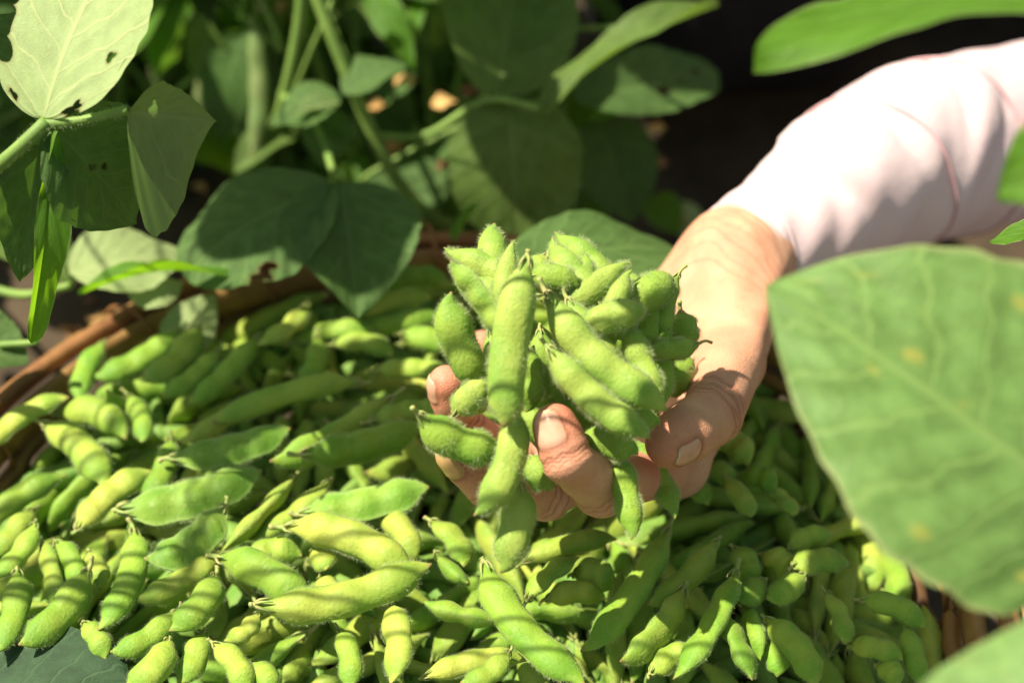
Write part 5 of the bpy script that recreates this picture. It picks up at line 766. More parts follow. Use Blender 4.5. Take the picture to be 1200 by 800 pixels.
# ------------------------------------------------------------------ pods in the hand
hrng = random.Random(21)
def zz(x, y): return 480 + x * .5376, 250 + y * .5376
FIST = 'green pods held in the hand'
def held(x0, y0, x1, y1, w, d0, d1, kind, b, label, roll=0.0, yellow=.45, tint=None, hairs=2100, thick=.74, amp=.75, taper=.72):
    p0, p1 = at(*zz(x0, y0), d0), at(*zz(x1, y1), d1); L = np.linalg.norm(p1 - p0); c = (p0 + p1) / 2; a = (p1 - p0) / L
    Wm = .95 * w * .5376 * ((c - CAM) @ FWD) * .72 / 1200
    n = nrm(CAM - c); n = nrm(n - a * (n @ a)); s = np.cross(n, a); n, s = n * math.cos(roll) + s * math.sin(roll), s * math.cos(roll) - n * math.sin(roll)
    sd = hrng.randrange(9999); me, c0, t0 = pod_mesh(kind, L * 1.04, Wm, b, seed=sd, nl=34, ns=18, hairs=hairs, hair_w=.000042, thick=thick, hair_l=1.2, amp=amp, taper=taper)
    o = link('edamame_pod', me); mt = Matrix((a, s, n)).transposed(); o.rotation_mode = 'QUATERNION'; o.rotation_quaternion = mt.to_quaternion(); o.location = c
    y = yellow; col = np.array([.26, .39, .045]) * (1 - y) + np.array([.46, .51, .12]) * y
    o.color = tuple(col if tint is None else np.array(tint)) + (1,); tag(o, label, 'pod', FIST)
    sm = stalk_mesh(c0, t0, Wm, sd); sm.materials.append(M['stalk']); link('stalk', sm, o)
    return o
held(243, 100, 206, 458, 84, .462, .458, '2', -.05, 'long plump sunlit pod standing upright across the middle of the handful', taper=.85)
held(242, 430, 166, 662, 72, .468, .462, '2', .10, 'pod hanging straight below the long upright pod beside the index fingertip')
held(243, 590, 212, 782, 76, .474, .470, '2', .03, 'lowest pod of the handful, dangling alone below the fingers with a fuzzy outline')
held(288, 190, 548, 435, 80, .470, .462, '3', -.07, 'big sunlit three-bean pod slanting down to its tip beside the thumb', amp=1.15, taper=.78)
held(338, 192, 462, 352, 62, .478, .474, '2', -.05, 'smaller pod lying just above the big slanting three-bean pod')
held(295, 305, 518, 492, 70, .462, .458, '3', -.06, 'slanting pod under the big three-bean pod, its tip reaching the thumb pad', amp=1.0)
held(148, 385, 78, 180, 80, .482, .476, '2', .06, 'broad dark green fuzzy pod at the left edge of the handful above the ring finger', yellow=.15)
held(215, 275, 88, 106, 62, .474, .478, 'f', -.05, 'narrow pod with a purplish split edge pointing up left from the handful', roll=.7, yellow=.2)
held(250, 165, 78, 74, 60, .490, .498, '2', -.05, 'pale pointed pod aimed up left at the upper left corner of the handful', taper=.55)
held(205, 215, 172, 26, 66, .490, .500, '2', .04, 'blunt pod standing up highest at the left of the handful top', taper=.78, yellow=.3)
held(195, 215, 226, 60, 52, .486, .492, '2', .0, 'pale short pod tip sticking up beside the long upright pod', taper=.5)
held(16, 452, 202, 530, 80, .468, .474, '2', -.10, 'dark green pod with a hooked tip poking left between ring and middle finger', yellow=.0)
held(95, 438, 166, 366, 58, .476, .474, '1', .05, 'small short pod tucked under the broad left pod beside the ring finger', yellow=.5)
held(262, 132, 366, 150, 56, .482, .480, '1', .06, 'stubby rounded pod lying level behind the top of the long upright pod', yellow=.1)
held(410, 210, 302, 62, 80, .484, .494, '2', .05, 'flat pale pod with a sharp upper corner at the top of the handful', taper=.6, amp=.4, roll=.5)
held(455, 175, 318, 40, 64, .494, .506, '2', -.05, 'top pod whose dry tip curls into a little hook', taper=.55, yellow=.2)
held(340, 205, 480, 104, 56, .480, .490, '2', .02, 'slim pod with a dry pointed end aimed up right at the top of the handful', taper=.5)
held(396, 190, 383, 88, 34, .484, .488, '2', .0, 'thin dark pod standing upright in the top middle of the handful', yellow=.0)
held(370, 252, 512, 208, 66, .474, .472, '2', .06, 'bright blunt pod lying level above the curved dark pod near the palm')
held(478, 196, 572, 142, 78, .490, .500, '1', -.05, 'round single bean pod, half in shade, at the upper right of the handful', yellow=.15, thick=.9)
held(578, 132, 545, 275, 44, .502, .498, '2', -.10, 'narrow curved pod end rising beside the wrist at the right of the handful', yellow=.1)
held(590, 215, 604, 296, 66, .510, .508, '1', .0, 'dark round pod against the palm under the curved pod end', yellow=.0, thick=.9)
held(628, 288, 520, 300, 44, .494, .490, '2', .06, 'small pod whose beaked tip points right across the palm', yellow=.1)
held(478, 245, 540, 408, 58, .480, .472, '2', -.05, 'half shaded pod pointing down at the thumb with long pale hairs', yellow=.25, hairs=2600)
held(552, 240, 556, 420, 44, .498, .490, '2', .03, 'dark slim pod hanging against the palm beside the thumb', yellow=.0)
held(430, 250, 478, 122, 54, .480, .488, '2', .0, 'short pale pod end standing up right of the top middle', taper=.5, yellow=.4)
held(276, 174, 424, 198, 54, .486, .484, '3', .04, 'long level pod lying above the sunlit three-bean pods', yellow=.4)
held(372, 488, 498, 516, 66, .480, .476, '2', .05, 'shaded pod lying level behind the index fingertip under the slanting pods', yellow=.05)
held(452, 522, 492, 706, 58, .484, .474, '2', .03, 'dark green pod hanging straight down between index finger and thumb', yellow=.0)
held(482, 490, 588, 655, 48, .520, .514, 'f', .05, 'flat dark pod hanging behind the thumb tip', yellow=.0)
held(258, 530, 306, 602, 66, .488, .484, '1', .0, 'pod bulge wedged between middle and index finger', yellow=.1)
held(258, 290, 262, 430, 60, .478, .476, '2', .05, 'shaded pod behind the long upright pod', yellow=.0)
held(250, 230, 140, 138, 60, .488, .494, '2', .0, 'pale pod half hidden behind the purple edged pod', yellow=.4)
held(285, 255, 300, 400, 56, .486, .482, '2', .0, 'shaded pod deep in the gap left of the three-bean pods', yellow=.0)
held(520, 190, 512, 300, 60, .500, .496, '2', .06, 'green pod behind the half shaded fuzzy pod near the palm', yellow=.1)
held(425, 440, 545, 452, 58, .488, .484, '2', .0, 'shaded pod below the tip of the slanting three-bean pod', yellow=.05)
held(420, 130, 490, 200, 62, .502, .498, '2', .0, 'pod lying behind the short pale pod end near the wrist', yellow=.2)
held(180, 250, 210, 420, 66, .492, .490, '2', .05, 'green pod hidden behind the upright pod and the broad left pod', yellow=.1)
held(240, 420, 330, 520, 66, .494, .490, '2', .0, 'pod behind the index fingertip and the hanging pod', yellow=.1)
held(120, 520, 235, 575, 60, .500, .496, '2', .0, 'dark pod resting on the middle finger under the hooked pod', yellow=.0)
held(300, 90, 255, 175, 60, .505, .500, '2', .0, 'pale pod behind the tip of the long upright pod', yellow=.4)
held(420, 300, 350, 250, 70, .508, .500, '2', .0, 'pod buried in the middle of the handful', yellow=.1)
held(560, 330, 470, 420, 70, .520, .512, '3', .0, 'pod lying on the palm behind the thumb', yellow=.1)
held(600, 300, 575, 400, 60, .535, .530, '2', .0, 'pod in the shade of the palm hollow', yellow=.0)
for _x0, _y0, _x1, _y1, _d in ((400, 225, 505, 335, .492), (262, 345, 325, 435, .490), (325, 415, 425, 475, .492), (500, 270, 520, 400, .500), (220, 230, 330, 330, .515), (330, 400, 440, 330, .515), (300, 470, 420, 540, .515), (180, 330, 120, 440, .515), (400, 180, 520, 160, .525), (440, 380, 540, 470, .53), (250, 160, 180, 240, .52), (330, 150, 450, 240, .525)):
    held(_x0, _y0, _x1, _y1, 70, _d, _d + .006, '3', .03, 'green pod packed deep inside the handful and barely showing', yellow=.05, hairs=500)

# ------------------------------------------------------------------ soybean leaves and plants
def leaf_geo(base, tip, wl, wr, normal, droop=.06, fold=.25, twist=0., wave=.03, p=(.56, .92), nu=44, nv=16, holes=(), side_bend=0., prof_l=None, prof_r=None, seed=0, puck=.0004, nvein=6.5, slope=.30):
    """Leaf blade: grid over (u along the midrib, v across); normal is the upper side."""
    bite = []
    rng = np.random.default_rng(seed); base, tip = np.array(base, float), np.array(tip, float); L = np.linalg.norm(tip - base); a = (tip - base) / L
    n = nrm(np.asarray(normal) - a * (np.asarray(normal) @ a)); s = np.cross(n, a)
    u = np.linspace(0, 1, nu); v = np.linspace(-1, 1, 2 * nv + 1); U, Vv = np.meshgrid(u, v, indexing='ij')
    def std(t):
        f = t ** p[0] * (1 - t) ** p[1]; m = p[0] / (p[0] + p[1]); return f / (m ** p[0] * (1 - m) ** p[1])
    def prof(t, q): return std(t) if q is None else np.interp(t, [k[0] for k in q], [k[1] for k in q])
    WL, WR = prof(u, prof_l) * wl, prof(u, prof_r) * wr
    if prof_l is not None: WL = np.convolve(np.pad(WL, 2, 'edge'), np.ones(5) / 5, 'valid') ; WL[0] = 0; WL[-1] = 0
    if prof_r is not None: WR = np.convolve(np.pad(WR, 2, 'edge'), np.ones(5) / 5, 'valid') ; WR[0] = 0; WR[-1] = 0
    edge = 1 + .012 * np.sin(U * 55 + seed) + .02 * np.sin(U * 17 + 2 * seed)
    lat = np.where(Vv < 0, WL[:, None], WR[:, None]) * Vv * np.where(np.abs(Vv) > .9, edge, 1)
    tw = twist * U + fold * 0; al = np.abs(lat)
    off = droop * L * (4 * U * (1 - U)) + al * math.tan(fold) - .12 * al * al / (max(wl, wr) + 1e-6) * abs(math.tan(fold)) * 2
    off += wave * L * (np.sin(U * 9 + np.sign(Vv) * 1.3 + seed) * (np.abs(Vv) ** 1.6))
    sv = U - slope * np.abs(Vv) ** .85; off += puck * (np.abs(np.sin(math.pi * (sv * nvein + .37 * (Vv > 0) - .0))) - .5) * np.minimum(1, al / .006)
    off += .010 * L * np.sin(U * 5 + Vv * 3 + seed * 1.3) - .004 * L * np.exp(-(Vv / .06) ** 2)
    cs, sn = np.cos(tw), np.sin(tw); cf = math.cos(fold)
    lat2 = lat * cf; X = base + a * (U * L)[..., None] + s * (lat2 * cs - off * sn + side_bend * L * 4 * U * (1 - U))[..., None] + n * (off * cs + lat2 * sn)[..., None]
    V = X.reshape(-1, 3); m = 2 * nv + 1; idx = lambda i, j: i * m + j; F = []; UVs = np.stack([U, (Vv + 1) / 2], -1).reshape(-1, 2)
    hp = [(rng.uniform(0, 6.28, 4), rng.uniform(.1, .3, 4)) for _ in holes]; bt = np.zeros(len(V)); uu_, vv_ = U.reshape(-1), Vv.reshape(-1)
    for (hu, hv, hr, asp), (ph, pa) in zip(holes, hp):
        an = np.arctan2((vv_ - hv) * asp, uu_ - hu); rr = np.hypot(uu_ - hu, (vv_ - hv) * asp); bt = np.maximum(bt, np.exp(-np.maximum(rr - hr * (1 + sum(pa[q] * np.sin((q + 1) * an + ph[q]) for q in range(4)) * .8), 0) / .006) * .8)
    leaf_geo.bite = bt
    for i in range(nu - 1):
        for j in range(2 * nv):
            uc, vc = (u[i] + u[i + 1]) / 2, (v[j] + v[j + 1]) / 2; cut = False
            for (hu, hv, hr, asp), (ph, pa) in zip(holes, hp):
                an = math.atan2((vc - hv) * asp, uc - hu); rr = math.hypot(uc - hu, (vc - hv) * asp)
                if rr < hr * (1 + .8 * sum(pa[q] * math.sin((q + 1) * an + ph[q]) for q in range(4))): cut = True; break
            if not cut: F.append((idx(i, j), idx(i + 1, j), idx(i + 1, j + 1), idx(i, j + 1)))
    return V, F, UVs
def leaf_mesh(*a, **k):
    V, F, UVs = leaf_geo(*a, **k); me = mesh('leaf', V, F)
    if k.get('holes'): at_ = me.attributes.new('bite', 'FLOAT', 'POINT'); at_.data.foreach_set('value', leaf_geo.bite.astype(np.float32))
    uvl = me.uv_layers.new(name='UVMap'); li = np.zeros(len(me.loops), np.int32); me.loops.foreach_get('vertex_index', li)
    uvl.data.foreach_set('uv', UVs[li].astype(np.float32).reshape(-1)); return me
def leaf(parent, mat, base, tip, wl, wr=None, normal=(0, 0, 1), label=None, **k):
    o = child('leaf', leaf_mesh(base, tip, wl, wl if wr is None else wr, normal, **k), parent, [M[mat] if isinstance(mat, str) else mat])
    if label: o['label'] = label
    return o
def stem(parent, P, r, name='stem', fuzz=0, n=26, mat='stem'):
    V, F = tube_geo(P, r if isinstance(r, (list, tuple)) else [r, r], n, 10); o = child(name, mesh(name, V, F), parent, [M[mat]])
    if fuzz:
        C = curve_pts(P, 80); T, N, B = frames(C); rng = np.random.default_rng(1); i = rng.integers(0, 80, fuzz); an = rng.uniform(0, 6.283, fuzz)[:, None]
        d = np.cos(an) * N[i] + np.sin(an) * B[i]; rr = np.interp(i / 79, np.linspace(0, 1, len(r)), r)[:, None]; p = C[i] + d * rr * .95; e = p + (d + T[i] * rng.normal(0, .4, (fuzz, 1))) * rng.uniform(.0007, .0018, (fuzz, 1))
        VV = np.stack([p - T[i] * .00005, p + T[i] * .00005, e], 1).reshape(-1, 3)
        f = child('stem_fuzz', mesh('fuzz', VV, [(3 * q, 3 * q + 1, 3 * q + 2) for q in range(fuzz)]), o, [M['fuzz']]); f['kind'] = 'stuff'
    return o
TOCAM = camdir(0, 0, 1)

# --- plant at the upper left, in the sun: trifoliate leaf seen from underneath
pl = empty('soybean_plant', at(-260, 420, .60), 'soybean plant with a large sunlit insect-bitten pale leaf at the upper left', 'plant')
D1 = .475
stem(pl, [at(-260, 420, .60), at(-150, 330, .56), at(-40, 228, .49), at(20, 176, D1), at(56, 143, D1)], [.0042, .0032, .0026, .0024, .0026], fuzz=500, name='petiole')
stem(pl, [at(54, 146, D1), at(100, 140, D1 - .002), at(150, 129, D1 - .004)], [.0019, .0015, .0017], fuzz=260, name='leaf_stalk')
leaf(pl, 'leaf_pale', at(53, 140, D1), at(152, -95, D1 + .02), .0275, .030, camdir(.25, -.35, -.9), 'pale sunlit leaf underside with bite holes', droop=-.05, fold=-.12, p=(.42, .55), wave=.012, nu=240, nv=84,
     holes=((.30, .66, .024, .40), (.06, .66, .030, .25), (.03, .86, .026, .25), (.27, -.98, .075, .40), (.38, -1.0, .085, .40), (.49, -.98, .045, .40), (.08, -.85, .02, .3), (.60, -.05, .014, .4)), seed=3, puck=.0003, slope=.42)
leaf(pl, 'leaf_thin', at(149, 131, D1 - .004), at(254, 142, D1 + .035), .012, .040, camdir(-.35, .25, -.9), 'folded drooping leaflet lit from behind', droop=.02, fold=-.20, p=(.5, .62), wave=.02, nu=50, nv=20,
     prof_r=[(0, 0), (.06, .62), (.2, 1.0), (.38, 1.0), (.6, .70), (.8, .34), (.94, .09), (1, 0)], prof_l=[(0, 0), (.08, .7), (.25, 1), (.5, .85), (.75, .45), (.92, .13), (1, 0)], seed=5, slope=.35)
leaf(pl, 'leaf_dark', at(62, 150, D1 + .006), at(160, 262, D1 + .03), .026, .028, camdir(.1, .6, .8), 'dark shaded leaflet hanging below the pale one', droop=.05, fold=.15, seed=7, nu=150, nv=56, holes=((.42, .02, .028, .5), (.48, .14, .022, .5)))
leaf(pl, 'leaf_lime', at(62, 152, D1), at(36, 402, D1 + .02), .004, .008, camdir(.75, .1, .65), 'narrow edge-on leaflet hanging straight down', droop=.03, fold=.5, twist=.35, seed=9, p=(.45, .45))
leaf(pl, 'leaf_dark', at(48, 158, D1 + .004), at(24, 330, D1 + .03), .013, .010, camdir(.3, .2, .9), droop=.03, fold=.3, seed=12)
leaf(pl, 'leaf_dark', at(20, 100, D1 + .03), at(36, 10, D1 + .05), .018, .018, camdir(.2, .1, .95), seed=14)

# --- plant lying over the basket rim at the left
p2 = empty('soybean_plant', on_z(-60, 300, 0), 'soybean plant drooping a pale leaf and a bright folded leaf over the basket rim', 'plant')
stem(p2, [on_z(-60, 300, 0), at(-50, 320, .69), at(20, 345, .66), at(82, 335, .64)], [.003, .0024, .0018])
leaf(p2, 'leaf_pale', at(82, 322, .635), at(222, 300, .665), .022, .020, camdir(0, .55, .8) * -1, 'pale leaf lying behind the rim', droop=-.05, fold=-.1, seed=21, slope=.4)
leaf(p2, 'leaf_lime', at(92, 344, .618), at(278, 326, .632), .011, .007, camdir(-.05, .95, .25), 'bright green leaf folded along its midrib', droop=.09, fold=.6, p=(.7, .8), seed=23)
leaf(p2, 'leaf_pale', at(150, 345, .640), at(215, 330, .655), .010, .012, camdir(0, .6, .8) * -1, droop=-.05, seed=25)
leaf(p2, 'leaf_olive', at(-10, 245, .68), at(86, 335, .655), .020, .018, camdir(.2, .6, .7), droop=.06, seed=27)
leaf(p2, 'leaf_dark', at(-60, 410, .60), at(34, 425, .60), .012, .022, camdir(.3, .6, .7), droop=.05, seed=29)
leaf(p2, 'leaf_pale', at(196, 408, .645), at(252, 345, .655), .011, .014, camdir(.4, .3, .8) * -1, droop=-.04, seed=31)
stem(p2, [at(0, 404, .60), at(30, 402, .598), at(44, 400, .596)], [.0016, .0013])
# --- near leaves whose plants stand outside the frame
p3 = empty('soybean_plant', on_z(1420, 620, 0), 'soybean plant close to the lens at the right with a huge blurred spotted leaf', 'plant')
stem(p3, [on_z(1420, 620, 0), at(1500, 640, .40), at(1460, 700, .345), at(1300, 622, .365)], [.004, .003, .0022])
leaf(p3, 'leaf_big', at(1300, 620, .365), at(898, 334, .375), .0420, .0420, camdir(-.25, .35, .9), 'huge blurred green leaf with yellow spots', droop=.07, fold=.07, wave=.012, seed=41, nu=60, nv=24, slope=.26, puck=.0009, nvein=6.5,
     prof_r=[(0, 0), (.03, .45), (.07, .76), (.15, .92), (.28, .99), (.42, .98), (.55, .90), (.68, .72), (.785, .53), (.88, .33), (.95, .17), (1, 0)],
     prof_l=[(0, 0), (.03, .4), (.07, .72), (.2, .95), (.4, 1), (.52, 1), (.63, .92), (.72, .80), (.86, .50), (.94, .27), (1, 0)])
leaf(p3, 'leaf_big', at(1330, 905, .30), at(1075, 808, .33), .030, .036, camdir(-.1, .5, .85), 'pale blurred leaf in the lower right corner', droop=.06, fold=.12, seed=43, slope=.25)
leaf(p3, 'leaf_lime', at(1330, 150, .36), at(1168, 232, .36), .016, .016, camdir(.2, .5, .8), droop=.04, seed=45)
leaf(p3, 'leaf_lime', at(1300, 265, .47), at(1160, 283, .49), .010, .010, camdir(.2, .7, .6), droop=.04, seed=46)
stem(p3, [at(1500, 640, .40), at(1450, 380, .38), at(1330, 150, .36)], [.0025, .0016])
p4 = empty('soybean_plant', on_z(1500, 120, 0), 'soybean plant at the upper right with a bright blurred leaf hanging over the sleeve', 'plant')
stem(p4, [on_z(1500, 120, 0), at(1560, 60, .55), at(1500, -60, .38), at(1380, -40, .39)], [.004, .003, .0018])
leaf(p4, 'leaf_lime', at(1380, -30, .39), at(884, 66, .37), .020, .0225, camdir(.05, .72, .5), 'bright green blurred leaf with a pale tip', droop=.03, fold=.22, p=(.6, .75), seed=51, nu=60)
p5 = empty('soybean_plant', on_z(-150, 760, 0), 'soybean plant below the lower left corner with one dark bluish leaf over the pods', 'plant')
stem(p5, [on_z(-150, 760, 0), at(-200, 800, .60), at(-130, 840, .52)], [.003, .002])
leaf(p5, 'leaf_shade', at(-120, 850, .515), at(152, 800, .505), .031, .026, camdir(-.1, .6, .75), 'dark bluish leaf in the lower left corner', droop=.07, fold=.05, wave=.01, p=(.5, .42), seed=55, nu=50)

# --- middle plant behind the basket
p6 = empty('soybean_plant', on_z(560, 170, 0), 'soybean plant standing behind the basket with broad olive leaves hiding the dark background', 'plant')
stem(p6, [on_z(560, 250, 0), at(520, 262, .80), at(468, 215, .77), at(425, 130, .75), at(372, 0, .73), at(330, -120, .72)], [.0042, .0036, .003])
stem(p6, [at(440, 160, .757), at(500, 158, .745), at(570, 118, .73), at(636, 128, .72)], [.0024, .002, .0018], name='petiole')
stem(p6, [at(425, 130, .75), at(400, 60, .77), at(365, -30, .79)], [.0024, .0022], name='petiole')
stem(p6, [at(510, 262, .80), at(500, 190, .86), at(470, 60, .92), at(520, -60, .95)], [.003, .003], name='petiole')
leaf(p6, 'leaf_olive', at(582, 118, .728), at(612, -95, .80), .036, .038, camdir(.1, -.15, .95), 'broad olive leaf rising to the top edge', droop=.05, fold=.2, seed=61)
leaf(p6, 'leaf_olive', at(636, 132, .718), at(842, 4, .74), .014, .018, camdir(-.35, .75, .5), 'folded olive leaf pointing up right', droop=.06, fold=.5, p=(.7, .95), seed=63)
leaf(p6, 'leaf_dark', at(672, 118, .76), at(842, 86, .80), .020, .020, camdir(.1, .3, .9), 'dark oval leaf with small holes', droop=.05, fold=.1, p=(.5, .45), seed=65, nu=130, nv=50, holes=((.55, -.35, .045, .4), (.7, -.1, .016, .4), (.83, .1, .03, .4)))
leaf(p6, 'leaf_olive', at(596, 110, .735), at(606, 285, .74), .034, .036, camdir(.05, .25, .95), 'broad shaded leaf hanging down behind the handful', droop=.06, fold=.12, seed=67, p=(.45, .5))
leaf(p6, 'leaf_dark', at(700, 140, .80), at(742, 262, .80), .028, .026, camdir(.2, .2, .95), droop=.05, seed=69)
leaf(p6, 'leaf_dark', at(590, 322, .615), at(800, 296, .655), .034, .026, camdir(.05, .75, .65), 'dark level leaf just behind the top of the handful', droop=.08, fold=.08, seed=71, p=(.5, .55))
leaf(p6, 'leaf_lime', at(765, 230, .84), at(795, 275, .83), .012, .012, camdir(-.3, .6, .7), seed=75)
leaf(p6, 'leaf_pale', at(800, 236, .86), at(812, 285, .85), .010, .010, camdir(-.3, .6, .7) * -1, seed=76)
leaf(p6, 'leaf_lime', at(690, 140, .80), at(735, 132, .79), .006, .006, camdir(-.3, .6, .7), seed=77)
leaf(p6, 'leaf', at(420, -70, .92), at(520, 95, .90), .030, .032, camdir(.3, .2, .9), droop=.05, seed=73)
leaf(p6, 'leaf', at(500, 75, .96), at(420, 190, .95), .040, .036, camdir(.3, .2, .9), droop=.05, seed=74)

p7 = empty('soybean_plant', on_z(330, 230, 0), 'soybean plant behind the heap with a big bluish leaf hanging over the pods', 'plant')
stem(p7, [on_z(300, 170, 0), at(320, 160, .82), at(352, 20, .76), at(350, -120, .74)], [.0042, .0036, .003])
stem(p7, [at(330, 110, .79), at(372, 150, .74), at(390, 200, .71)], [.0022, .0018], name='petiole')
leaf(p7, 'leaf_dark', at(388, 214, .66), at(214, 322, .645), .030, .043, camdir(-.05, .72, .7), 'big bluish green leaf in shade above the heap', droop=.06, fold=.08, seed=81, p=(.5, .5), nu=130, nv=50, holes=((.60, .78, .045, .5), (.66, .90, .06, .5)))
leaf(p7, 'leaf_dark', at(400, 215, .66), at(420, 374, .625), .028, .034, camdir(.1, .7, .7), 'shaded leaf hanging onto the back of the heap', droop=.06, seed=83)
leaf(p7, 'leaf_dark', at(402, 112, .735), at(478, 78, .74), .014, .018, camdir(.1, .75, .6), droop=.08, seed=85)
leaf(p7, 'leaf_dark', at(400, 118, .73), at(318, 150, .73), .022, .024, camdir(.0, .8, .6), droop=.05, seed=87)
leaf(p7, 'leaf_pale', at(398, 120, .725), at(340, 136, .715), .010, .009, camdir(.1, .8, .5), 'small sunlit leaf scrap', droop=.05, seed=88)
leaf(p7, 'leaf_dark', at(395, 130, .74), at(378, 196, .74), .016, .016, camdir(.0, .8, .6), droop=.05, seed=89)
for i, (x0, y0, x1, y1, w, d) in enumerate(((302, 20, 300, 185, 22, .80), (240, 15, 243, 150, 28, .86), (205, 0, 190, 110, 34, .92), (262, 40, 258, 140, 22, .9), (322, 10, 318, 120, 18, .88))):
    a, b = at(x0, y0, d), at(x1, y1, d); L = np.linalg.norm(b - a); me, c0, t0 = pod_mesh('3', L, w * d * .72 / 1200, .03, seed=300 + i, hairs=300)
    n = nrm(CAM - a); ax = (b - a) / L; n = nrm(n - ax * (n @ ax)); s = np.cross(n, ax); mt = Matrix((ax, s, n)).transposed().to_4x4(); mt.translation = Vector((a + b) / 2)
    me.transform(mt); o = child('hanging_pod', me, p7); o.color = (.17, .22, .07, 1)
    stem(p7, [a, a + (0, .004, .02), at(330, 60, .80)], [.0012, .0014], name='pod_stalk', n=10)

# --- soybean rows behind and to the left: canopies above the frame, stems and lower leaves in view
_lv = []
for i in range(6):
    me = leaf_mesh((0, 0, 0), (0, 1, 0), .34 + .03 * (i % 3), .34 + .02 * (i % 2), (0, 0, 1), droop=.06 + .03 * (i % 3), fold=.08 + .06 * (i % 2), wave=.03, seed=200 + i, nu=20, nv=6, puck=0., p=(.5, .6))
    _lv.append(me)
for me in _lv: me.materials.append(M['leaf'])
_lvd = [m.copy() for m in _lv]
for me in _lvd: me.materials[0] = M['leaf_dark']
def bush(x, y, h, label, seed, group='soybean plants in the rows behind', low=.05, spread=.16, nodes=8, avoid=True):
    rng = random.Random(seed); e = empty('soybean_plant', (x, y, -.012), label, 'plant', group)
    top = np.array([x + rng.uniform(-.05, .05), y + rng.uniform(-.05, .05), h]); bs = np.array([x, y, -.015]); md = (top + bs) / 2 + (rng.uniform(-.02, .02), rng.uniform(-.02, .02), 0)
    stem(e, [bs, md, top], [.0045, .004, .0025], n=12); C = curve_pts([bs, md, top], 40)
    for k in range(nodes):
        f = low + (1 - low) * (k + .5) / nodes; p = C[min(39, int(f * 39))]; an = k * 2.4 + rng.uniform(-.4, .4); ln = rng.uniform(.5, 1) * spread * (1.1 - .4 * f)
        q = p + np.array([math.cos(an) * ln, math.sin(an) * ln, ln * rng.uniform(.25, .6)])
        if avoid:
            px = (q - CAM) @ FWD; sx, sy = 600 + (q - CAM) @ RT / px / .72 * 1200, 400 - (q - CAM) @ UP / px / .72 * 1200
            if (px > 0 and 640 < sx < 1300 and -60 < sy < 800) or px < .84 and sy > -150 and -200 < sx: continue
        stem(e, [p, (p + q) / 2 + (0, 0, .01), q], [.0018, .0012], n=6, name='petiole')
        for t in (-1.1, 0, 1.1):
            sz = rng.uniform(.065, .105) * (1.1 if t == 0 else .92); o = link('leaf', rng.choice(_lv if rng.random() < .6 else _lvd), e)
            d = an + t; pit = rng.uniform(-.9, .05); o.location = Vector(q - np.array([x, y, -.012])) + Vector((math.cos(d), math.sin(d), 0)) * .012
            o.rotation_euler = (pit, rng.uniform(-.4, .4), d - math.pi / 2); o.scale = (sz, sz, sz)
ROWS = [(-.50, .42, .52), (-.30, .52, .55), (-.10, .50, .58), (.08, .58, .56), (-.42, .66, .6), (-.20, .74, .62), (.02, .78, .62), (.24, .84, .62)]
TALL = []
for i, (x, y, h) in enumerate(ROWS):
    bush(x, y, h, BUSH_LABELS[i % len(BUSH_LABELS)], 40 + i)
for i, (x, y, h) in enumerate(TALL):
    bush(x, y, h, BUSH_LABELS[0], 140 + i, low=.62, nodes=6, spread=.22)
# added unseen plant at the left: its leaves are placed to shade the heap
def added_shade_leaves():
    base = np.array([-.50, -.02, -.012]); e = empty('soybean_plant', base, 'added unseen soybean plant left of the basket, its leaves placed to shade the heap', 'plant'); top = np.array([-.40, -.02, .60])
    stem(e, [base, (-.46, -.03, .3), top], [.005, .004, .003])
    rng = np.random.default_rng(6); s = np.array(SUN)
    for x, y, t, sz in SHADES:
        c = on_z(x, y, .115) + s * t; f = np.clip(c[2] / .6 - .12, .1, 1); p = base + (top - base) * f; d = nrm((c - p) * (1, 1, 0)) * .5 + rng.normal(0, .25, 3); d[2] -= .2; d = nrm(d - s * (d @ s) * .8)
        b = c - d * sz * .5; stem(e, [p, (p + b) / 2 + (0, 0, .03), b], [.0011, .0008], name='petiole', n=14)
        leaf(e, 'leaf', b, b + d * sz, sz * .33, normal=s + rng.normal(0, .25, 3), droop=.05, fold=.1, seed=int(x))
    for (px, py, d_, sz) in ((575, 60, .76, .08), (640, 190, .74, .07), (455, 290, .69, .10), (520, 285, .69, .10)):  # more added leaves, placed to shade the rim and the olive leaves
        c = at(px, py, d_) + s * .30; d = nrm((.9, .3, -.1)); b = c - d * sz * .5; p = b - (.10, 0, -.04); stem(e, [top, (top + p) / 2 + (0, 0, .04), p, b], [.0011, .0008], name='petiole', n=18)
        leaf(e, 'leaf', b, b + d * sz, sz * .36, normal=s, droop=.05, fold=.1, seed=px)
SHADES = ((1025, 755, .35, .08), (1070, 690, .36, .07), (1130, 760, .36, .07), (960, 640, .37, .03), (310, 490, .38, .09), (420, 460, .40, .065), (262, 435, .42, .06), (480, 330, .44, .085), (390, 325, .46, .08))
added_shade_leaves()
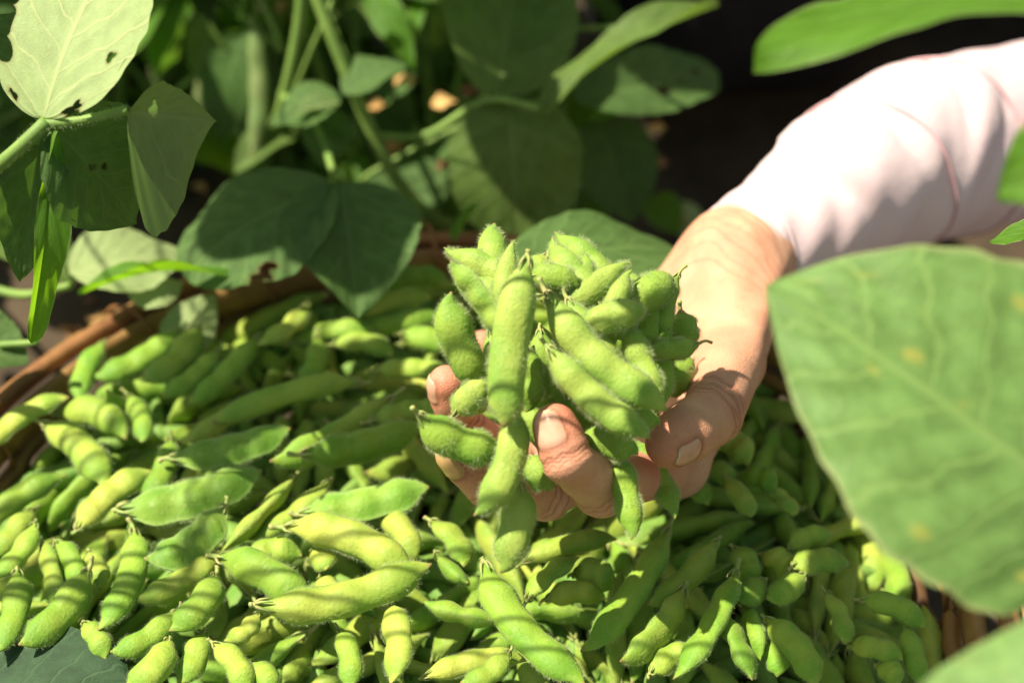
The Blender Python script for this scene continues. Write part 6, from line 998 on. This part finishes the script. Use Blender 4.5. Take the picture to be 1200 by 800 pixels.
# dry leaf scraps on the soil, catching flecks of sun
def litter():
    rng = np.random.default_rng(17); g = Geo(); mats = []
    for k in range(260):
        x, y = rng.uniform(-.55, .06), rng.uniform(.16, .85)
        if (x - BC[0]) ** 2 + (y - BC[1]) ** 2 < .25 ** 2: continue
        s = rng.uniform(.003, .009); z = -.004 + rng.uniform(0, .012); Q = np.array(Quaternion(nrm(rng.normal(0, 1, 4) * (1, .5, .5, 1.5))).to_matrix()); a = np.arange(8) * 2 * math.pi / 8
        ring = np.stack([np.cos(a) * s, np.sin(a) * s * .6, rng.normal(0, s * .12, 8)], 1); V = np.vstack([[[0, 0, s * .12]], ring]) @ Q.T + (x, y, z); g.add(V, [(0, 1 + i, 1 + (i + 1) % 8) for i in range(8)]); mats += [int(rng.random() < .45)] * 8
    me = g.mesh('litter'); me.polygons.foreach_set('material_index', mats); tag(link('dry_leaf_litter', me, None, [M['dry'], M['dry_brown']]), kind='stuff')
litter()
# larger dry scraps hanging low among the stems
for i, (x, y, s, mt) in enumerate(((475, 100, .011, 'dry'), (440, 128, .010, 'dry'), (463, 178, .013, 'dry'), (552, 112, .010, 'dry_brown'), (550, 145, .011, 'dry'), (482, 198, .010, 'dry_brown'), (525, 197, .010, 'dry_brown'), (770, 155, .010, 'dry'), (775, 195, .009, 'dry_brown'), (520, 125, .012, 'dry'), (335, 12, .010, 'dry'), (800, 262, .012, 'dry'))):
    s *= .62; p = at(x, y, .80 + .03 * (i % 3)); V, F, UVs = leaf_geo(p - np.array([s, 0, 0]), p + np.array([s, .3 * s, .2 * s]), s * .7, s * .7, (-.3, -.3, .9), droop=.15, fold=.3, wave=.08, nu=10, nv=4, seed=i)
    tag(link('dry_leaf', mesh('dry_leaf', V, F), None, [M[mt]]), 'small dry %s leaf scrap caught among the dark stems behind the handful' % ('orange' if mt == 'dry' else 'brown'), 'dead leaf', 'dry leaf scraps among the stems')

# crowded lower leaves of the same plants, blurred in the distance
def undergrowth():
    rng = np.random.default_rng(33); hosts = [p7, p6]
    for k in range(230):
        px, py = rng.uniform(-60, 700), rng.uniform(-110, 250); g_ = on_z(px, py, .0); dg = (g_ - CAM) @ FWD; d = min(rng.uniform(.80, 1.10), dg - .02)
        if d < .74 or (px > 640 and py < 100): continue
        if px < 300 and py > 200: continue
        b = at(px, py, d); L_ = rng.uniform(.045, .085); dr = nrm(np.array([rng.normal(0, .6), rng.normal(-.1, .5), rng.normal(-.55, .4)])); n = np.array(SUN) * .7 + TOCAM * .45 + rng.normal(0, .35, 3); h_ = hosts[int(px > 430)]
        mt = rng.choice(['leaf', 'leaf_olive', 'leaf_lime', 'leaf_dark'], p=[.40, .28, .17, .15])
        leaf(h_, str(mt), b, b + dr * L_, L_ * rng.uniform(.26, .36), normal=n, droop=rng.uniform(.02, .12), fold=rng.uniform(0, .45), wave=.03, nu=16, nv=5, seed=k, puck=.0)
        if k % 2: stem(h_, [b + nrm(rng.normal(0, .4, 3) + (0, .3, .8)) * .09, b + (0, 0, .02), b], [.0016, .0012], name='petiole', n=8)
    for k in range(24):
        px = rng.uniform(150, 640); py = rng.uniform(-40, 150); d = rng.uniform(.80, .95); a = at(px, py, d); b = a + np.array([rng.normal(0, .006), rng.normal(0, .008), -rng.uniform(.04, .055)]); L = np.linalg.norm(b - a); me, c0, t0 = pod_mesh('3', L, .0105, .03, seed=500 + k, hairs=200)
        ax = (b - a) / L; n = nrm(CAM - a); n = nrm(n - ax * (n @ ax)); mt = Matrix((ax, np.cross(n, ax), n)).transposed().to_4x4(); mt.translation = Vector((a + b) / 2); me.transform(mt); o = child('hanging_pod', me, p7 if px < 430 else p6); o.color = (.20, .29, .05, 1)
    for k in range(24):
        px = rng.uniform(-20, 680); g_ = on_z(px, rng.uniform(40, 260), 0); stem(p7 if px < 430 else p6, [g_, g_ + (rng.normal(0, .03), .02, .16), g_ + (rng.normal(0, .06), .05, .34)], [.0034, .0026], n=10)
undergrowth()

leaf(p6, 'leaf_lime', at(432, -20, .80), at(486, 82, .79), .010, .011, camdir(-.3, .5, .8), seed=91, fold=.3)
leaf(p6, 'leaf_lime', at(500, -10, .82), at(478, 60, .80), .006, .006, camdir(-.3, .5, .8), seed=92, fold=.3)
leaf(p7, 'leaf_lime', at(212, -20, .84), at(184, 100, .82), .012, .010, camdir(-.3, .5, .8), seed=93, fold=.3)
leaf(p6, 'leaf_lime', at(530, 282, .68), at(562, 236, .70), .0035, .0035, camdir(-.3, .6, .7), seed=94, fold=.3)
